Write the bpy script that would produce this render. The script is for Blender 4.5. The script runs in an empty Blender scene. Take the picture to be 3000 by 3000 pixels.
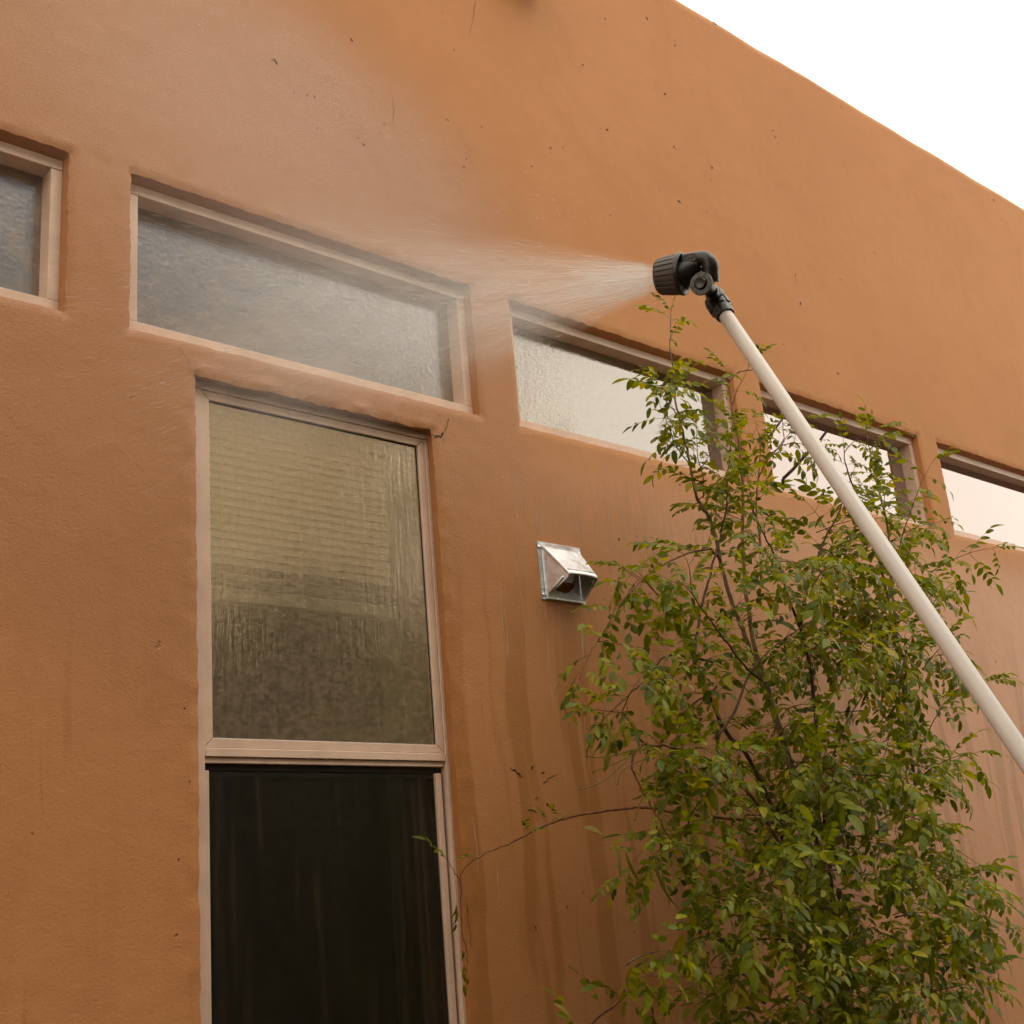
import bpy, bmesh, math, random
import numpy as np
from mathutils import Vector, Matrix, Euler

# ------------------------------------------------------------------ camera, sky, sun, exposure
SC = bpy.context.scene
COL = SC.collection
rad = math.radians
CAM = Vector((0.0, -2.5, 1.6))
RM = Matrix(((0.75016592, -0.14256404, -0.64569853),
             (-0.65591027, -0.28426898, -0.69926595),
             (-0.08386189, 0.94808578, -0.30675812)))
FPX = 3727.25
cam = bpy.data.cameras.new('camera')
cam.sensor_width = 36.0
cam.sensor_fit = 'HORIZONTAL'
cam.lens = FPX / 3000 * 36
cam.clip_start = 0.05
cam.clip_end = 2000
camo = bpy.data.objects.new('camera', cam)
COL.objects.link(camo)
camo.matrix_world = Matrix.Translation(CAM) @ RM.to_4x4()
SC.camera = camo

SUN_EL, SUN_AZ = rad(52), rad(150)      # azimuth measured from +Y (into the wall) clockwise
world = bpy.data.worlds.new('World')
SC.world = world
world.use_nodes = True
wn = world.node_tree
wn.nodes.clear()
sky = wn.nodes.new('ShaderNodeTexSky')
sky.sky_type = 'NISHITA'
sky.sun_disc = False
sky.sun_elevation = SUN_EL
sky.sun_rotation = SUN_AZ
sky.air_density = 1.0
sky.dust_density = 4.0
hs = wn.nodes.new('ShaderNodeHueSaturation')
hs.inputs['Saturation'].default_value = 0.25
mixw = wn.nodes.new('ShaderNodeMix')
mixw.data_type = 'RGBA'
mixw.inputs['Factor'].default_value = 0.72
mixw.inputs[7].default_value = (25.0, 22.8, 18.8, 1)      # even cloud cover
bg = wn.nodes.new('ShaderNodeBackground')
bg.inputs['Strength'].default_value = 0.1
wo = wn.nodes.new('ShaderNodeOutputWorld')
wn.links.new(sky.outputs[0], hs.inputs['Color'])
wn.links.new(hs.outputs[0], mixw.inputs[6])
wn.links.new(mixw.outputs[2], bg.inputs['Color'])
wn.links.new(bg.outputs[0], wo.inputs['Surface'])

sun = bpy.data.lights.new('sun', 'SUN')
sun.energy = 0.6
sun.angle = rad(25)
sun.color = (1.0, 0.92, 0.80)
suno = bpy.data.objects.new('sun', sun)
COL.objects.link(suno)
sd = Vector((math.sin(SUN_AZ) * math.cos(SUN_EL), math.cos(SUN_AZ) * math.cos(SUN_EL), math.sin(SUN_EL)))
suno.rotation_euler = (-sd).to_track_quat('-Z', 'Y').to_euler()
suno.location = sd * 20

SC.view_settings.view_transform = 'Standard'
SC.view_settings.look = 'None'
SC.view_settings.exposure = 0.2
SC.view_settings.gamma = 1.0
SC.view_settings.use_curve_mapping = False
SC.render.engine = 'CYCLES'
cy = SC.cycles
cy.use_denoising = True
cy.max_bounces = 7
cy.diffuse_bounces = 2
cy.glossy_bounces = 4
cy.transmission_bounces = 6
cy.transparent_max_bounces = 24
cy.volume_bounces = 1
cy.volume_step_rate = 1.0
cy.volume_max_steps = 128
cy.sample_clamp_indirect = 6.0
cy.use_adaptive_sampling = True
cy.adaptive_threshold = 0.03
cy.adaptive_min_samples = 16

# ------------------------------------------------------------------ helpers
rng = random.Random(7)
nrng = np.random.default_rng(11)


def ray(px, py):
    d = RM @ Vector(((px - 1500) / FPX, -(py - 1500) / FPX, -1.0))
    return d


def at(px, py, Y):
    """real point on the plane y=Y seen at a photograph position"""
    d = ray(px, py)
    return CAM + d * ((Y - CAM.y) / d.y)


def far(px, py, r):
    return CAM + ray(px, py).normalized() * r


def tag(o, label=None, cat=None, group=None, kind=None):
    if label: o['label'] = label
    if cat: o['category'] = cat
    if group: o['group'] = group
    if kind: o['kind'] = kind
    return o


def empty(name, loc=(0, 0, 0), parent=None):
    o = bpy.data.objects.new(name, None)
    COL.objects.link(o)
    o.location = loc
    if parent: o.parent = parent
    return o


class MB:
    def __init__(s):
        s.v = []; s.f = []

    def add(s, vs, fs):
        b = len(s.v)
        s.v += [tuple(p) for p in vs]
        s.f += [tuple(i + b for i in f) for f in fs]
        return s

    def box(s, x0, x1, y0, y1, z0, z1):
        vs = [(x, y, z) for x in (x0, x1) for y in (y0, y1) for z in (z0, z1)]
        return s.add(vs, [(0, 1, 3, 2), (4, 6, 7, 5), (0, 4, 5, 1), (2, 3, 7, 6), (0, 2, 6, 4), (1, 5, 7, 3)])

    def tube(s, pts, rads, n=6, cap=True):
        pts = [Vector(p) for p in pts]
        if not hasattr(rads, '__len__'): rads = [rads] * len(pts)
        t0 = (pts[1] - pts[0]).normalized()
        u = t0.orthogonal().normalized()
        rings = []
        for i, p in enumerate(pts):
            t = (pts[min(i + 1, len(pts) - 1)] - pts[max(i - 1, 0)]).normalized()
            u = (u - t * u.dot(t))
            u = u.normalized() if u.length > 1e-6 else t.orthogonal().normalized()
            w = t.cross(u)
            rings.append([p + (u * math.cos(2 * math.pi * k / n) + w * math.sin(2 * math.pi * k / n)) * rads[i] for k in range(n)])
        vs = [q for r in rings for q in r]
        fs = []
        for i in range(len(pts) - 1):
            for k in range(n):
                a, b = i * n + k, i * n + (k + 1) % n
                fs.append((a, b, b + n, a + n))
        if cap:
            fs.append(tuple(range(n - 1, -1, -1)))
            fs.append(tuple((len(pts) - 1) * n + k for k in range(n)))
        return s.add(vs, fs)

    def lathe(s, prof, O, ax, up, n=32, ribs=None):
        """profile [(axial, radius)] about axis ax from O; ribs(k,n,i)-> radius offset"""
        ax = Vector(ax).normalized(); u = (Vector(up) - ax * Vector(up).dot(ax)).normalized(); w = ax.cross(u)
        vs = []
        for i, (a, r) in enumerate(prof):
            for k in range(n):
                rr = r + (ribs(k, n, i) if ribs else 0)
                th = 2 * math.pi * k / n
                vs.append(Vector(O) + ax * a + (u * math.cos(th) + w * math.sin(th)) * rr)
        fs = []
        for i in range(len(prof) - 1):
            for k in range(n):
                a, b = i * n + k, i * n + (k + 1) % n
                fs.append((a, b, b + n, a + n))
        fs.append(tuple(range(n - 1, -1, -1)))
        fs.append(tuple((len(prof) - 1) * n + k for k in range(n)))
        return s.add(vs, fs)

    def build(s, name, mat, parent=None, smooth=False, bevel=0, recalc=True):
        me = bpy.data.meshes.new(name)
        me.from_pydata(s.v, [], s.f)
        if recalc:
            bm = bmesh.new(); bm.from_mesh(me)
            bmesh.ops.recalc_face_normals(bm, faces=bm.faces)
            bm.to_mesh(me); bm.free()
        me.materials.append(mat)
        if smooth is True:
            me.polygons.foreach_set('use_smooth', [True] * len(me.polygons))
        elif smooth:
            me.polygons.foreach_set('use_smooth', [True] * len(me.polygons))
            me.set_sharp_from_angle(angle=rad(smooth))
        o = bpy.data.objects.new(name, me)
        COL.objects.link(o)
        if parent: o.parent = parent
        if bevel:
            m = o.modifiers.new('bevel', 'BEVEL'); m.width = bevel; m.segments = 2; m.limit_method = 'ANGLE'
        return o


class Mat:
    """tiny node-graph builder"""
    def __init__(s, name):
        s.m = bpy.data.materials.new(name)
        s.m.use_nodes = True
        s.t = s.m.node_tree
        s.t.nodes.clear()
        s.out = s.n('OutputMaterial')

    def n(s, typ, **kw):
        nd = s.t.nodes.new('ShaderNode' + typ)
        for k, v in kw.items():
            if hasattr(nd, k): setattr(nd, k, v)
        return nd

    def put(s, sock, v):
        if v is None: return
        if isinstance(v, bpy.types.NodeSocket): s.t.links.new(v, sock)
        elif isinstance(v, (tuple, list)) and len(v) == 3 and sock.type == 'RGBA': sock.default_value = (*v, 1)
        else: sock.default_value = v

    def obj(s):
        return s.n('TexCoord').outputs['Object']

    def mapping(s, vec, scale=(1, 1, 1), loc=(0, 0, 0), rot=(0, 0, 0)):
        m = s.n('Mapping')
        s.put(m.inputs['Vector'], vec); s.put(m.inputs['Scale'], scale); s.put(m.inputs['Location'], loc); s.put(m.inputs['Rotation'], rot)
        return m.outputs[0]

    def noise(s, vec, scale, detail=3, rough=0.55, dist=0.0):
        t = s.n('TexNoise')
        s.put(t.inputs['Vector'], vec); t.inputs['Scale'].default_value = scale; t.inputs['Detail'].default_value = detail
        t.inputs['Roughness'].default_value = rough; t.inputs['Distortion'].default_value = dist
        return t.outputs['Fac']

    def voro(s, vec, scale, feature='F1', rnd=1.0):
        t = s.n('TexVoronoi', feature=feature)
        s.put(t.inputs['Vector'], vec); t.inputs['Scale'].default_value = scale; t.inputs['Randomness'].default_value = rnd
        return t.outputs['Distance']

    def ramp(s, fac, a, b, va=0.0, vb=1.0):
        r = s.n('MapRange', interpolation_type='SMOOTHSTEP')
        s.put(r.inputs[0], fac); s.put(r.inputs[1], a); s.put(r.inputs[2], b); s.put(r.inputs[3], va); s.put(r.inputs[4], vb)
        return r.outputs[0]

    def math(s, op, a, b=None, c=None):
        m = s.n('Math', operation=op)
        s.put(m.inputs[0], a)
        if b is not None: s.put(m.inputs[1], b)
        if c is not None: s.put(m.inputs[2], c)
        return m.outputs[0]

    def mix(s, fac, a, b):
        m = s.n('Mix', data_type='RGBA')
        s.put(m.inputs['Factor'], fac); s.put(m.inputs[6], a); s.put(m.inputs[7], b)
        return m.outputs[2]

    def xyz(s, vec):
        x = s.n('SeparateXYZ'); s.put(x.inputs[0], vec)
        return x.outputs

    def bump(s, h, strength=0.3, dist=0.01, normal=None):
        b = s.n('Bump'); b.inputs['Strength'].default_value = strength; b.inputs['Distance'].default_value = dist
        s.put(b.inputs['Height'], h)
        if normal is not None: s.put(b.inputs['Normal'], normal)
        return b.outputs[0]

    def pbr(s, color, rough=0.6, metal=0.0, normal=None, **kw):
        p = s.n('BsdfPrincipled')
        s.put(p.inputs['Base Color'], color); s.put(p.inputs['Roughness'], rough); s.put(p.inputs['Metallic'], metal)
        if normal is not None: s.put(p.inputs['Normal'], normal)
        for k, v in kw.items(): s.put(p.inputs[k.replace('_', ' ')], v)
        return p.outputs[0]

    def shmix(s, fac, a, b):
        m = s.n('MixShader'); s.put(m.inputs[0], fac); s.t.links.new(a, m.inputs[1]); s.t.links.new(b, m.inputs[2])
        return m.outputs[0]

    def done(s, sh, vol=False):
        s.t.links.new(sh, s.out.inputs['Volume' if vol else 'Surface'])
        return s.m


M = {}


def stucco():
    m = Mat('painted_stucco')
    o = m.obj()
    x, y, z = m.xyz(o)
    big = m.noise(o, 0.9, 2, 0.5)
    med = m.noise(o, 5.0, 3, 0.6)
    col = m.mix(m.ramp(big, 0.3, 0.7), (0.485, 0.212, 0.080), (0.525, 0.236, 0.092))
    col = m.mix(m.math('MULTIPLY', m.ramp(med, 0.45, 0.75), 0.35), col, (0.455, 0.186, 0.064))
    # run-off: long vertical tongues of wet render below the window line
    wob = m.math('MULTIPLY', m.math('SUBTRACT', m.noise(m.mapping(o, (1, 1, 0.8)), 2.2, 3), 0.5), 0.10)
    xw = m.math('ADD', x, wob)
    comb = m.n('CombineXYZ'); m.put(comb.inputs[0], m.math('MULTIPLY', xw, 9.0)); m.put(comb.inputs[2], m.math('MULTIPLY', z, 0.55))
    st = m.noise(comb.outputs[0], 1.0, 2, 0.6)
    comb2 = m.n('CombineXYZ'); m.put(comb2.inputs[0], m.math('MULTIPLY', xw, 26.0)); m.put(comb2.inputs[2], m.math('MULTIPLY', z, 1.1))
    st2 = m.noise(comb2.outputs[0], 1.0, 2, 0.6)
    below = m.math('MULTIPLY', m.ramp(z, 2.75, 2.1), m.ramp(x, 1.3, 2.1, 0.14, 1.0))
    tongue = m.math('MULTIPLY', m.ramp(st, 0.50, 0.56), below)
    thin = m.math('MULTIPLY', m.ramp(st2, 0.60, 0.66), m.ramp(z, 2.45, 2.0))
    # soaked patch where the spray lands, edge broken up by noise
    dx = m.math('SUBTRACT', x, 1.38); dz = m.math('SUBTRACT', z, 3.15)
    rr = m.math('SQRT', m.math('ADD', m.math('MULTIPLY', dx, dx), m.math('MULTIPLY', m.math('MULTIPLY', dz, dz), 1.1)))
    rr = m.math('ADD', rr, m.math('MULTIPLY', m.math('SUBTRACT', m.noise(o, 3.0, 3), 0.5), 0.25))
    soak = m.ramp(rr, 1.30, 0.85, 0.0, 0.7)
    wet_low_shade = m.math('MULTIPLY', m.ramp(x, 0.8, 2.4, 0.55, 1.0), m.ramp(z, 3.2, 2.6))  # wetted lower wall; the darker tone also stands in for shade down there
    wet = m.math('MAXIMUM', soak, wet_low_shade)
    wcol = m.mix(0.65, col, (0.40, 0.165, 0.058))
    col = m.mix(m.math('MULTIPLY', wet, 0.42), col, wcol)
    col = m.mix(m.math('MULTIPLY', soak, 0.85), col, (0.345, 0.150, 0.060))
    col = m.mix(m.math('MULTIPLY', tongue, 0.58), col, (0.315, 0.122, 0.030))
    col = m.mix(m.math('MULTIPLY', thin, 0.25), col, (0.28, 0.112, 0.034))
    # dirt flecks and pinholes
    fl = m.voro(m.mapping(o, (1, 1, 1.0)), 9.0)
    fm = m.noise(o, 22.0, 2)
    fleck = m.math('MULTIPLY', m.ramp(fl, 0.055, 0.03), m.ramp(fm, 0.52, 0.58))
    fl2 = m.voro(m.mapping(o, (1, 1, 1.3), (3.1, 0, 1.7)), 3.1)
    fleck2 = m.math('MULTIPLY', m.ramp(fl2, 0.05, 0.03), m.ramp(m.noise(o, 60, 3), 0.5, 0.56))
    fk = m.math('MAXIMUM', fleck, fleck2)
    col = m.mix(m.math('MULTIPLY', fk, 0.45), col, (0.10, 0.045, 0.02))
    rough = m.ramp(m.math('MAXIMUM', wet, tongue), 0.0, 1.0, 0.78, 0.36)
    # relief: trowel drags, fine grain, patched render round the openings
    drag = m.noise(m.mapping(o, (34, 34, 40), rot=(0, 0.7, 0)), 1.0, 4, 0.7, 0.6)
    grain = m.noise(o, 170, 2, 0.65)
    sw = m.noise(o, 11, 3, 0.6, 0.6)
    low = m.ramp(z, 3.5, 2.95)
    lf = m.ramp(x, 2.5, 1.9)
    patch = m.math('MULTIPLY', m.math('MULTIPLY', low, lf), 1.0)
    h = m.math('ADD', m.math('MULTIPLY', sw, 0.22), m.math('MULTIPLY', grain, 0.20))
    h = m.math('ADD', h, m.math('MULTIPLY', m.math('MULTIPLY', drag, patch), 0.34))
    drops = m.ramp(m.voro(o, 120), 0.38, 0.12)
    h = m.math('ADD', h, m.math('MULTIPLY', m.math('MULTIPLY', drops, wet), 0.10))
    h = m.math('SUBTRACT', h, m.math('MULTIPLY', fk, 0.8))
    nm = m.bump(h, 0.55, 0.006)
    return m.done(m.pbr(col, rough, normal=nm, Specular_IOR_Level=0.3))


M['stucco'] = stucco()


def painted(name, c, rough=0.45, var=0.1, metal=0.0, bumps=0.05, spec=0.5, scale=14):
    m = Mat(name)
    o = m.obj()
    nz = m.noise(o, scale, 4, 0.6)
    fine = m.noise(m.mapping(o, (1, 1, 0.25)), scale * 9, 3, 0.6)
    dark = tuple(v * (1 - var * 2) for v in c); light = tuple(min(1, v * (1 + var)) for v in c)
    col = m.mix(m.ramp(nz, 0.3, 0.7), dark, light)
    col = m.mix(m.math('MULTIPLY', m.ramp(fine, 0.62, 0.8), 0.35), col, tuple(v * 0.55 for v in c))
    r = m.ramp(nz, 0.2, 0.8, rough * 0.8, min(1, rough * 1.25))
    return m.done(m.pbr(col, r, metal, normal=m.bump(fine, bumps, 0.002), Specular_IOR_Level=spec))


M['frame'] = painted('taupe_window_paint', (0.68, 0.475, 0.36), 0.42, 0.05)
M['frame_dark'] = painted('bronze_channel', (0.035, 0.022, 0.015), 0.6, 0.2)
M['gasket'] = painted('black_gasket', (0.012, 0.012, 0.014), 0.5, 0.2)
M['blind'] = painted('cream_blind', (0.95, 0.84, 0.58), 0.5, 0.03)
M['plaster_in'] = painted('cream_plaster', (0.82, 0.74, 0.52), 0.8, 0.06)
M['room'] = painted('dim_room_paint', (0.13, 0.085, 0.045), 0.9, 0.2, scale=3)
M['white_pole'] = painted('white_powder_coat', (0.62, 0.555, 0.51), 0.33, 0.02, scale=30)
M['black_plastic'] = painted('black_plastic', (0.018, 0.015, 0.014), 0.36, 0.1, scale=40, bumps=0.12)
M['grey_plastic'] = painted('charcoal_rubber', (0.085, 0.066, 0.055), 0.5, 0.1, scale=40, bumps=0.1)
M['rubber'] = painted('green_hose', (0.03, 0.07, 0.03), 0.5, 0.1)
M['crack'] = painted('crack_dirt', (0.055, 0.026, 0.012), 0.95, 0.3, scale=80)
M['neigh_wall'] = painted('pale_render', (0.84, 0.73, 0.54), 0.85, 0.08, scale=1.2)
M['neigh_roof'] = painted('slate_roof', (0.13, 0.155, 0.26), 0.85, 0.2, scale=3)
M['neigh_glass'] = painted('dark_glazing', (0.03, 0.035, 0.04), 0.08, 0.1)


def metal_mat():
    m = Mat('galvanised_sheet')
    o = m.obj()
    sp = m.voro(o, 160)
    nz = m.noise(m.mapping(o, (1, 1, 1)), 45, 4, 0.6)
    col = m.mix(m.ramp(nz, 0.3, 0.7), (0.66, 0.68, 0.73), (0.80, 0.82, 0.86))
    r = m.math('ADD', m.ramp(nz, 0.25, 0.75, 0.24, 0.40), m.math('MULTIPLY', sp, 0.06))
    return m.done(m.pbr(col, r, 1.0, normal=m.bump(nz, 0.12, 0.002)))


M['metal'] = metal_mat()


def bark(name, a, b, scale=60):
    m = Mat(name)
    o = m.obj()
    nz = m.noise(m.mapping(o, (1, 1, 0.3)), scale, 5, 0.65)
    col = m.mix(m.ramp(nz, 0.35, 0.65), a, b)
    return m.done(m.pbr(col, 0.75, normal=m.bump(nz, 0.5, 0.004)))


M['bark'] = bark('pale_bark', (0.12, 0.075, 0.035), (0.26, 0.17, 0.085))
M['bark_dark'] = bark('dark_bark', (0.035, 0.016, 0.010), (0.11, 0.05, 0.022))
M['bark_red'] = bark('russet_bark', (0.10, 0.035, 0.012), (0.24, 0.10, 0.03))
M['bark_tree'] = bark('grey_tree_bark', (0.05, 0.035, 0.025), (0.14, 0.10, 0.07), 12)


def leaf_mat(name, cols, gloss=0.35, trans=0.35):
    m = Mat(name)
    g = m.n('NewGeometry')
    oi = m.n('ObjectInfo')
    r1 = m.math('FRACT', m.math('ADD', g.outputs['Random Per Island'], m.math('MULTIPLY', oi.outputs['Random'], 7.31)))
    cr = m.n('ValToRGB')
    e = cr.color_ramp.elements
    while len(e) < len(cols): e.new(0.5)
    for k, (p, c) in enumerate(cols):
        e[k].position = p; e[k].color = (*c, 1)
    m.put(cr.inputs[0], r1)
    nz = m.noise(m.obj(), 60, 3)
    col = m.mix(m.math('MULTIPLY', m.ramp(nz, 0.5, 0.8), 0.3), cr.outputs[0], tuple(v * 0.5 for v in cols[0][1]))
    p = m.pbr(col, gloss, normal=m.bump(m.noise(m.obj(), 140, 2), 0.25, 0.002), Specular_IOR_Level=0.28)
    t = m.n('BsdfTranslucent')
    tc = m.n('MixRGB' if False else 'Mix', data_type='RGBA', blend_type='MULTIPLY')
    tc.inputs['Factor'].default_value = 1.0
    m.put(tc.inputs[6], col); m.put(tc.inputs[7], (2.1, 1.9, 0.6))
    m.put(t.inputs['Color'], tc.outputs[2])
    return m.done(m.shmix(trans, p, t.outputs[0]))


M['leaf'] = leaf_mat('shrub_leaf', [(0.0, (0.060, 0.085, 0.002)), (0.4, (0.120, 0.150, 0.003)), (0.8, (0.205, 0.215, 0.004)), (1.0, (0.30, 0.25, 0.008))], 0.48)
M['leaf_old'] = leaf_mat('yellowing_leaf', [(0.0, (0.13, 0.11, 0.008)), (1.0, (0.24, 0.16, 0.015))], 0.5)
M['pod'] = leaf_mat('seed_pod_skin', [(0.0, (0.13, 0.11, 0.012)), (1.0, (0.20, 0.15, 0.02))], 0.4, 0.15)
M['hedge_leaf'] = leaf_mat('hedge_leaf', [(0.0, (0.018, 0.030, 0.006)), (1.0, (0.05, 0.065, 0.012))], 0.5, 0.2)
M['tree_leaf'] = leaf_mat('ochre_tree_leaf', [(0.0, (0.06, 0.045, 0.010)), (1.0, (0.16, 0.11, 0.03))], 0.6, 0.3)


def ground_mat():
    m = Mat('gravel_soil')
    o = m.obj()
    nz = m.noise(o, 2.0, 6, 0.65); v = m.voro(o, 34)
    col = m.mix(m.ramp(nz, 0.3, 0.7), (0.040, 0.026, 0.016), (0.085, 0.058, 0.038))
    return m.done(m.pbr(col, 0.95, normal=m.bump(v, 0.8, 0.02)))


M['ground'] = ground_mat()


def glass(name, refl, rough, bump_h, haze=0.0, tint=(1, 1, 1), rtint=(1, 1, 1), warp=0.0, hazecol=(0.8, 0.78, 0.76), dirt=0.0):
    """coated window glass seen from outside: mirror film over a clear, slightly tinted pane; water relief through bump_h(m, objcoord)"""
    m = Mat(name)
    o = m.obj()
    h, s, d, hz = bump_h(m, o)
    nm = m.bump(h, s, d) if h is not None else None
    lw = m.n('Fresnel'); lw.inputs['IOR'].default_value = 1.5
    if nm is not None: m.put(lw.inputs['Normal'], nm)
    fac = m.math('MINIMUM', m.math('ADD', m.math('MULTIPLY', lw.outputs[0], 1.35), refl), 0.95)
    gl = m.n('BsdfGlossy'); m.put(gl.inputs['Color'], rtint); gl.inputs['Roughness'].default_value = rough
    if nm is not None: m.put(gl.inputs['Normal'], nm)
    tr = m.n('BsdfTransparent'); m.put(tr.inputs['Color'], tint)
    through = tr.outputs[0]
    if warp > 0:
        rf = m.n('BsdfRefraction'); m.put(rf.inputs['Color'], tint); rf.inputs['Roughness'].default_value = 0.02; rf.inputs['IOR'].default_value = 1.03
        m.put(rf.inputs['Normal'], nm)
        through = m.shmix(warp, tr.outputs[0], rf.outputs[0])
    sh = m.shmix(fac, through, gl.outputs[0])
    if haze > 0:
        df = m.n('BsdfDiffuse'); m.put(df.inputs['Color'], hazecol)
        hf = haze if hz is None else m.math('MULTIPLY', hz, haze)
        sh = m.shmix(hf, sh, df.outputs[0])
    return m.done(sh)


def b_wet_flow(m, o):
    """sheets and rivulets running down the pane"""
    wv = m.noise(o, 9, 3)
    x, y, z = m.xyz(o)
    xw = m.math('ADD', x, m.math('MULTIPLY', m.math('SUBTRACT', wv, 0.5), 0.03))
    c = m.n('CombineXYZ'); m.put(c.inputs[0], m.math('MULTIPLY', xw, 90)); m.put(c.inputs[2], m.math('MULTIPLY', z, 7.0))
    riv = m.noise(c.outputs[0], 1.0, 4, 0.6)
    rip = m.noise(m.mapping(o, (60, 60, 90)), 1.0, 3, 0.6)
    h = m.math('ADD', m.math('MULTIPLY', riv, 0.9), m.math('MULTIPLY', rip, 0.5))
    return h, 0.24, 0.003, m.ramp(m.math('ADD', m.math('MULTIPLY', riv, 0.3), m.math('MULTIPLY', rip, 0.7)), 0.35, 0.65, 0.5, 1.0)


def b_droplets(m, o):
    v = m.voro(m.mapping(o, (1, 1, 0.8)), 95)
    n2 = m.noise(o, 30, 4, 0.65)
    n3 = m.noise(o, 4, 3)
    h = m.math('ADD', m.math('MULTIPLY', v, 0.6), m.math('MULTIPLY', n2, 0.8))
    return h, 0.16, 0.003, m.ramp(m.math('ADD', m.math('MULTIPLY', n2, 0.6), m.math('MULTIPLY', n3, 0.5)), 0.44, 0.64, 0.10, 1.0)


def b_partial(m, o):
    x, y, z = m.xyz(o)
    n2 = m.noise(o, 90, 3, 0.65)
    n3 = m.noise(m.mapping(o, (30, 30, 6)), 1.0, 3)
    fade = m.ramp(x, 3.15, 2.45, 0.06, 1.0)
    h = m.math('MULTIPLY', m.math('ADD', m.math('MULTIPLY', n2, 0.6), m.math('MULTIPLY', n3, 0.5)), fade)
    return h, 0.5, 0.003, m.math('MULTIPLY', fade, m.ramp(n2, 0.3, 0.7, 0.6, 1.0))


def b_clean(m, o):
    return m.noise(o, 2.2, 2), 0.06, 0.01, None


def b_dirty(m, o):
    x, y, z = m.xyz(o)
    c = m.n('CombineXYZ'); m.put(c.inputs[0], m.math('MULTIPLY', x, 60)); m.put(c.inputs[2], m.math('MULTIPLY', z, 2.0))
    riv = m.noise(c.outputs[0], 1.0, 4, 0.6)
    return riv, 0.12, 0.004, m.ramp(riv, 0.5, 0.75)


M['glass_mist'] = glass('glass_thick_with_droplets', 0.22, 0.22, b_droplets, 0.30, (0.6, 0.6, 0.55), hazecol=(0.56, 0.45, 0.34))
M['glass_part'] = glass('glass_half_wet', 0.22, 0.05, b_partial, 0.34, (0.5, 0.5, 0.48), rtint=(1, 0.94, 0.90), hazecol=(0.75, 0.66, 0.52))
M['glass_clean'] = glass('glass_clean_sky', 0.29, 0.01, b_clean, 0.0, (0.5, 0.5, 0.48), rtint=(1, 0.88, 0.87))
M['glass_flow'] = glass('glass_with_running_water', 0.23, 0.05, b_wet_flow, 0.23, (1.0, 1.0, 0.96), warp=0.6, rtint=(1.0, 0.91, 0.75), hazecol=(0.74, 0.54, 0.36))
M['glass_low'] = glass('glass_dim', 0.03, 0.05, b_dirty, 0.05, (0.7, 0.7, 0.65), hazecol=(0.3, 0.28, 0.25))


def screen_mat():
    m = Mat('insect_screen_mesh')
    o = m.obj()
    x, y, z = m.xyz(o)
    riv = m.noise(m.mapping(o, (38, 1, 1.6)), 1.0, 4, 0.6)
    d = m.pbr(m.mix(m.ramp(riv, 0.5, 0.75), (0.020, 0.015, 0.006), (0.046, 0.033, 0.015)), 0.45)
    t = m.n('BsdfTransparent')
    w = m.ramp(riv, 0.45, 0.8, 0.50, 0.62)
    return m.done(m.shmix(w, t.outputs[0], d))


M['screen'] = screen_mat()


def water_mat():
    m = Mat('water_film')
    g = m.n('BsdfGlossy'); g.inputs['Roughness'].default_value = 0.12; m.put(g.inputs['Color'], (1, 0.97, 0.94))
    t = m.n('BsdfTransparent'); m.put(t.inputs['Color'], (0.93, 0.90, 0.88))
    f = m.n('Fresnel'); f.inputs['IOR'].default_value = 1.33
    return m.done(m.shmix(m.math('MINIMUM', m.math('ADD', m.math('MULTIPLY', f.outputs[0], 1.5), 0.16), 1.0), t.outputs[0], g.outputs[0]))


M['water'] = water_mat()
m = Mat('water_bead')
_g = m.n('BsdfGlossy'); _g.inputs['Roughness'].default_value = 0.2
_t = m.n('BsdfTransparent'); m.put(_t.inputs['Color'], (0.95, 0.93, 0.91))
_f = m.n('Fresnel'); _f.inputs['IOR'].default_value = 1.33
M['bead'] = m.done(m.shmix(m.math('MINIMUM', m.math('ADD', _f.outputs[0], 0.02), 0.4), _t.outputs[0], _g.outputs[0]))
m = Mat('pale_trickle')
_g = m.n('BsdfGlossy'); _g.inputs['Roughness'].default_value = 0.25
_t = m.n('BsdfTransparent'); _d = m.n('BsdfDiffuse'); m.put(_d.inputs['Color'], (0.74, 0.50, 0.35))
M['trickle'] = m.done(m.shmix(0.62, m.shmix(0.22, _t.outputs[0], _g.outputs[0]), _d.outputs[0]))  # pale matte colour mixed in so the clear water reads as bright lines
m = Mat('airborne_drop')
_d = m.n('BsdfDiffuse'); m.put(_d.inputs['Color'], (0.85, 0.85, 0.85))
_t = m.n('BsdfTranslucent'); m.put(_t.inputs['Color'], (0.85, 0.85, 0.85))
_p = m.n('BsdfTransparent')
M['drop'] = m.done(m.shmix(0.62, m.shmix(0.5, _d.outputs[0], _t.outputs[0]), _p.outputs[0]))

# ------------------------------------------------------------------ ground
g = MB()
g.add([(-300, -300, 0), (300, -300, 0), (300, 300, 0), (-300, 300, 0)], [(0, 1, 2, 3)])
tag(g.build('ground', M['ground']), kind='structure')

# ------------------------------------------------------------------ the stucco house
house = empty('stucco_house', (0, 0, 0))
tag(house, 'terracotta stucco house wall with tall window, row of transom windows and parapet', 'house')

TR = [(-0.032 + 1.206 * k, 1.014 + 1.206 * k) for k in range(6)]     # transom frames: x ranges
TR_Z = (2.982, 3.375)
OPEN = [(a - 0.005, b + 0.004, 2.972, 3.385) for a, b in TR]
TALL = (1.335, 2.042, 1.13, 2.891)
fx0_, fx1_ = 1.337, 2.046
OPEN.append(TALL)


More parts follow.
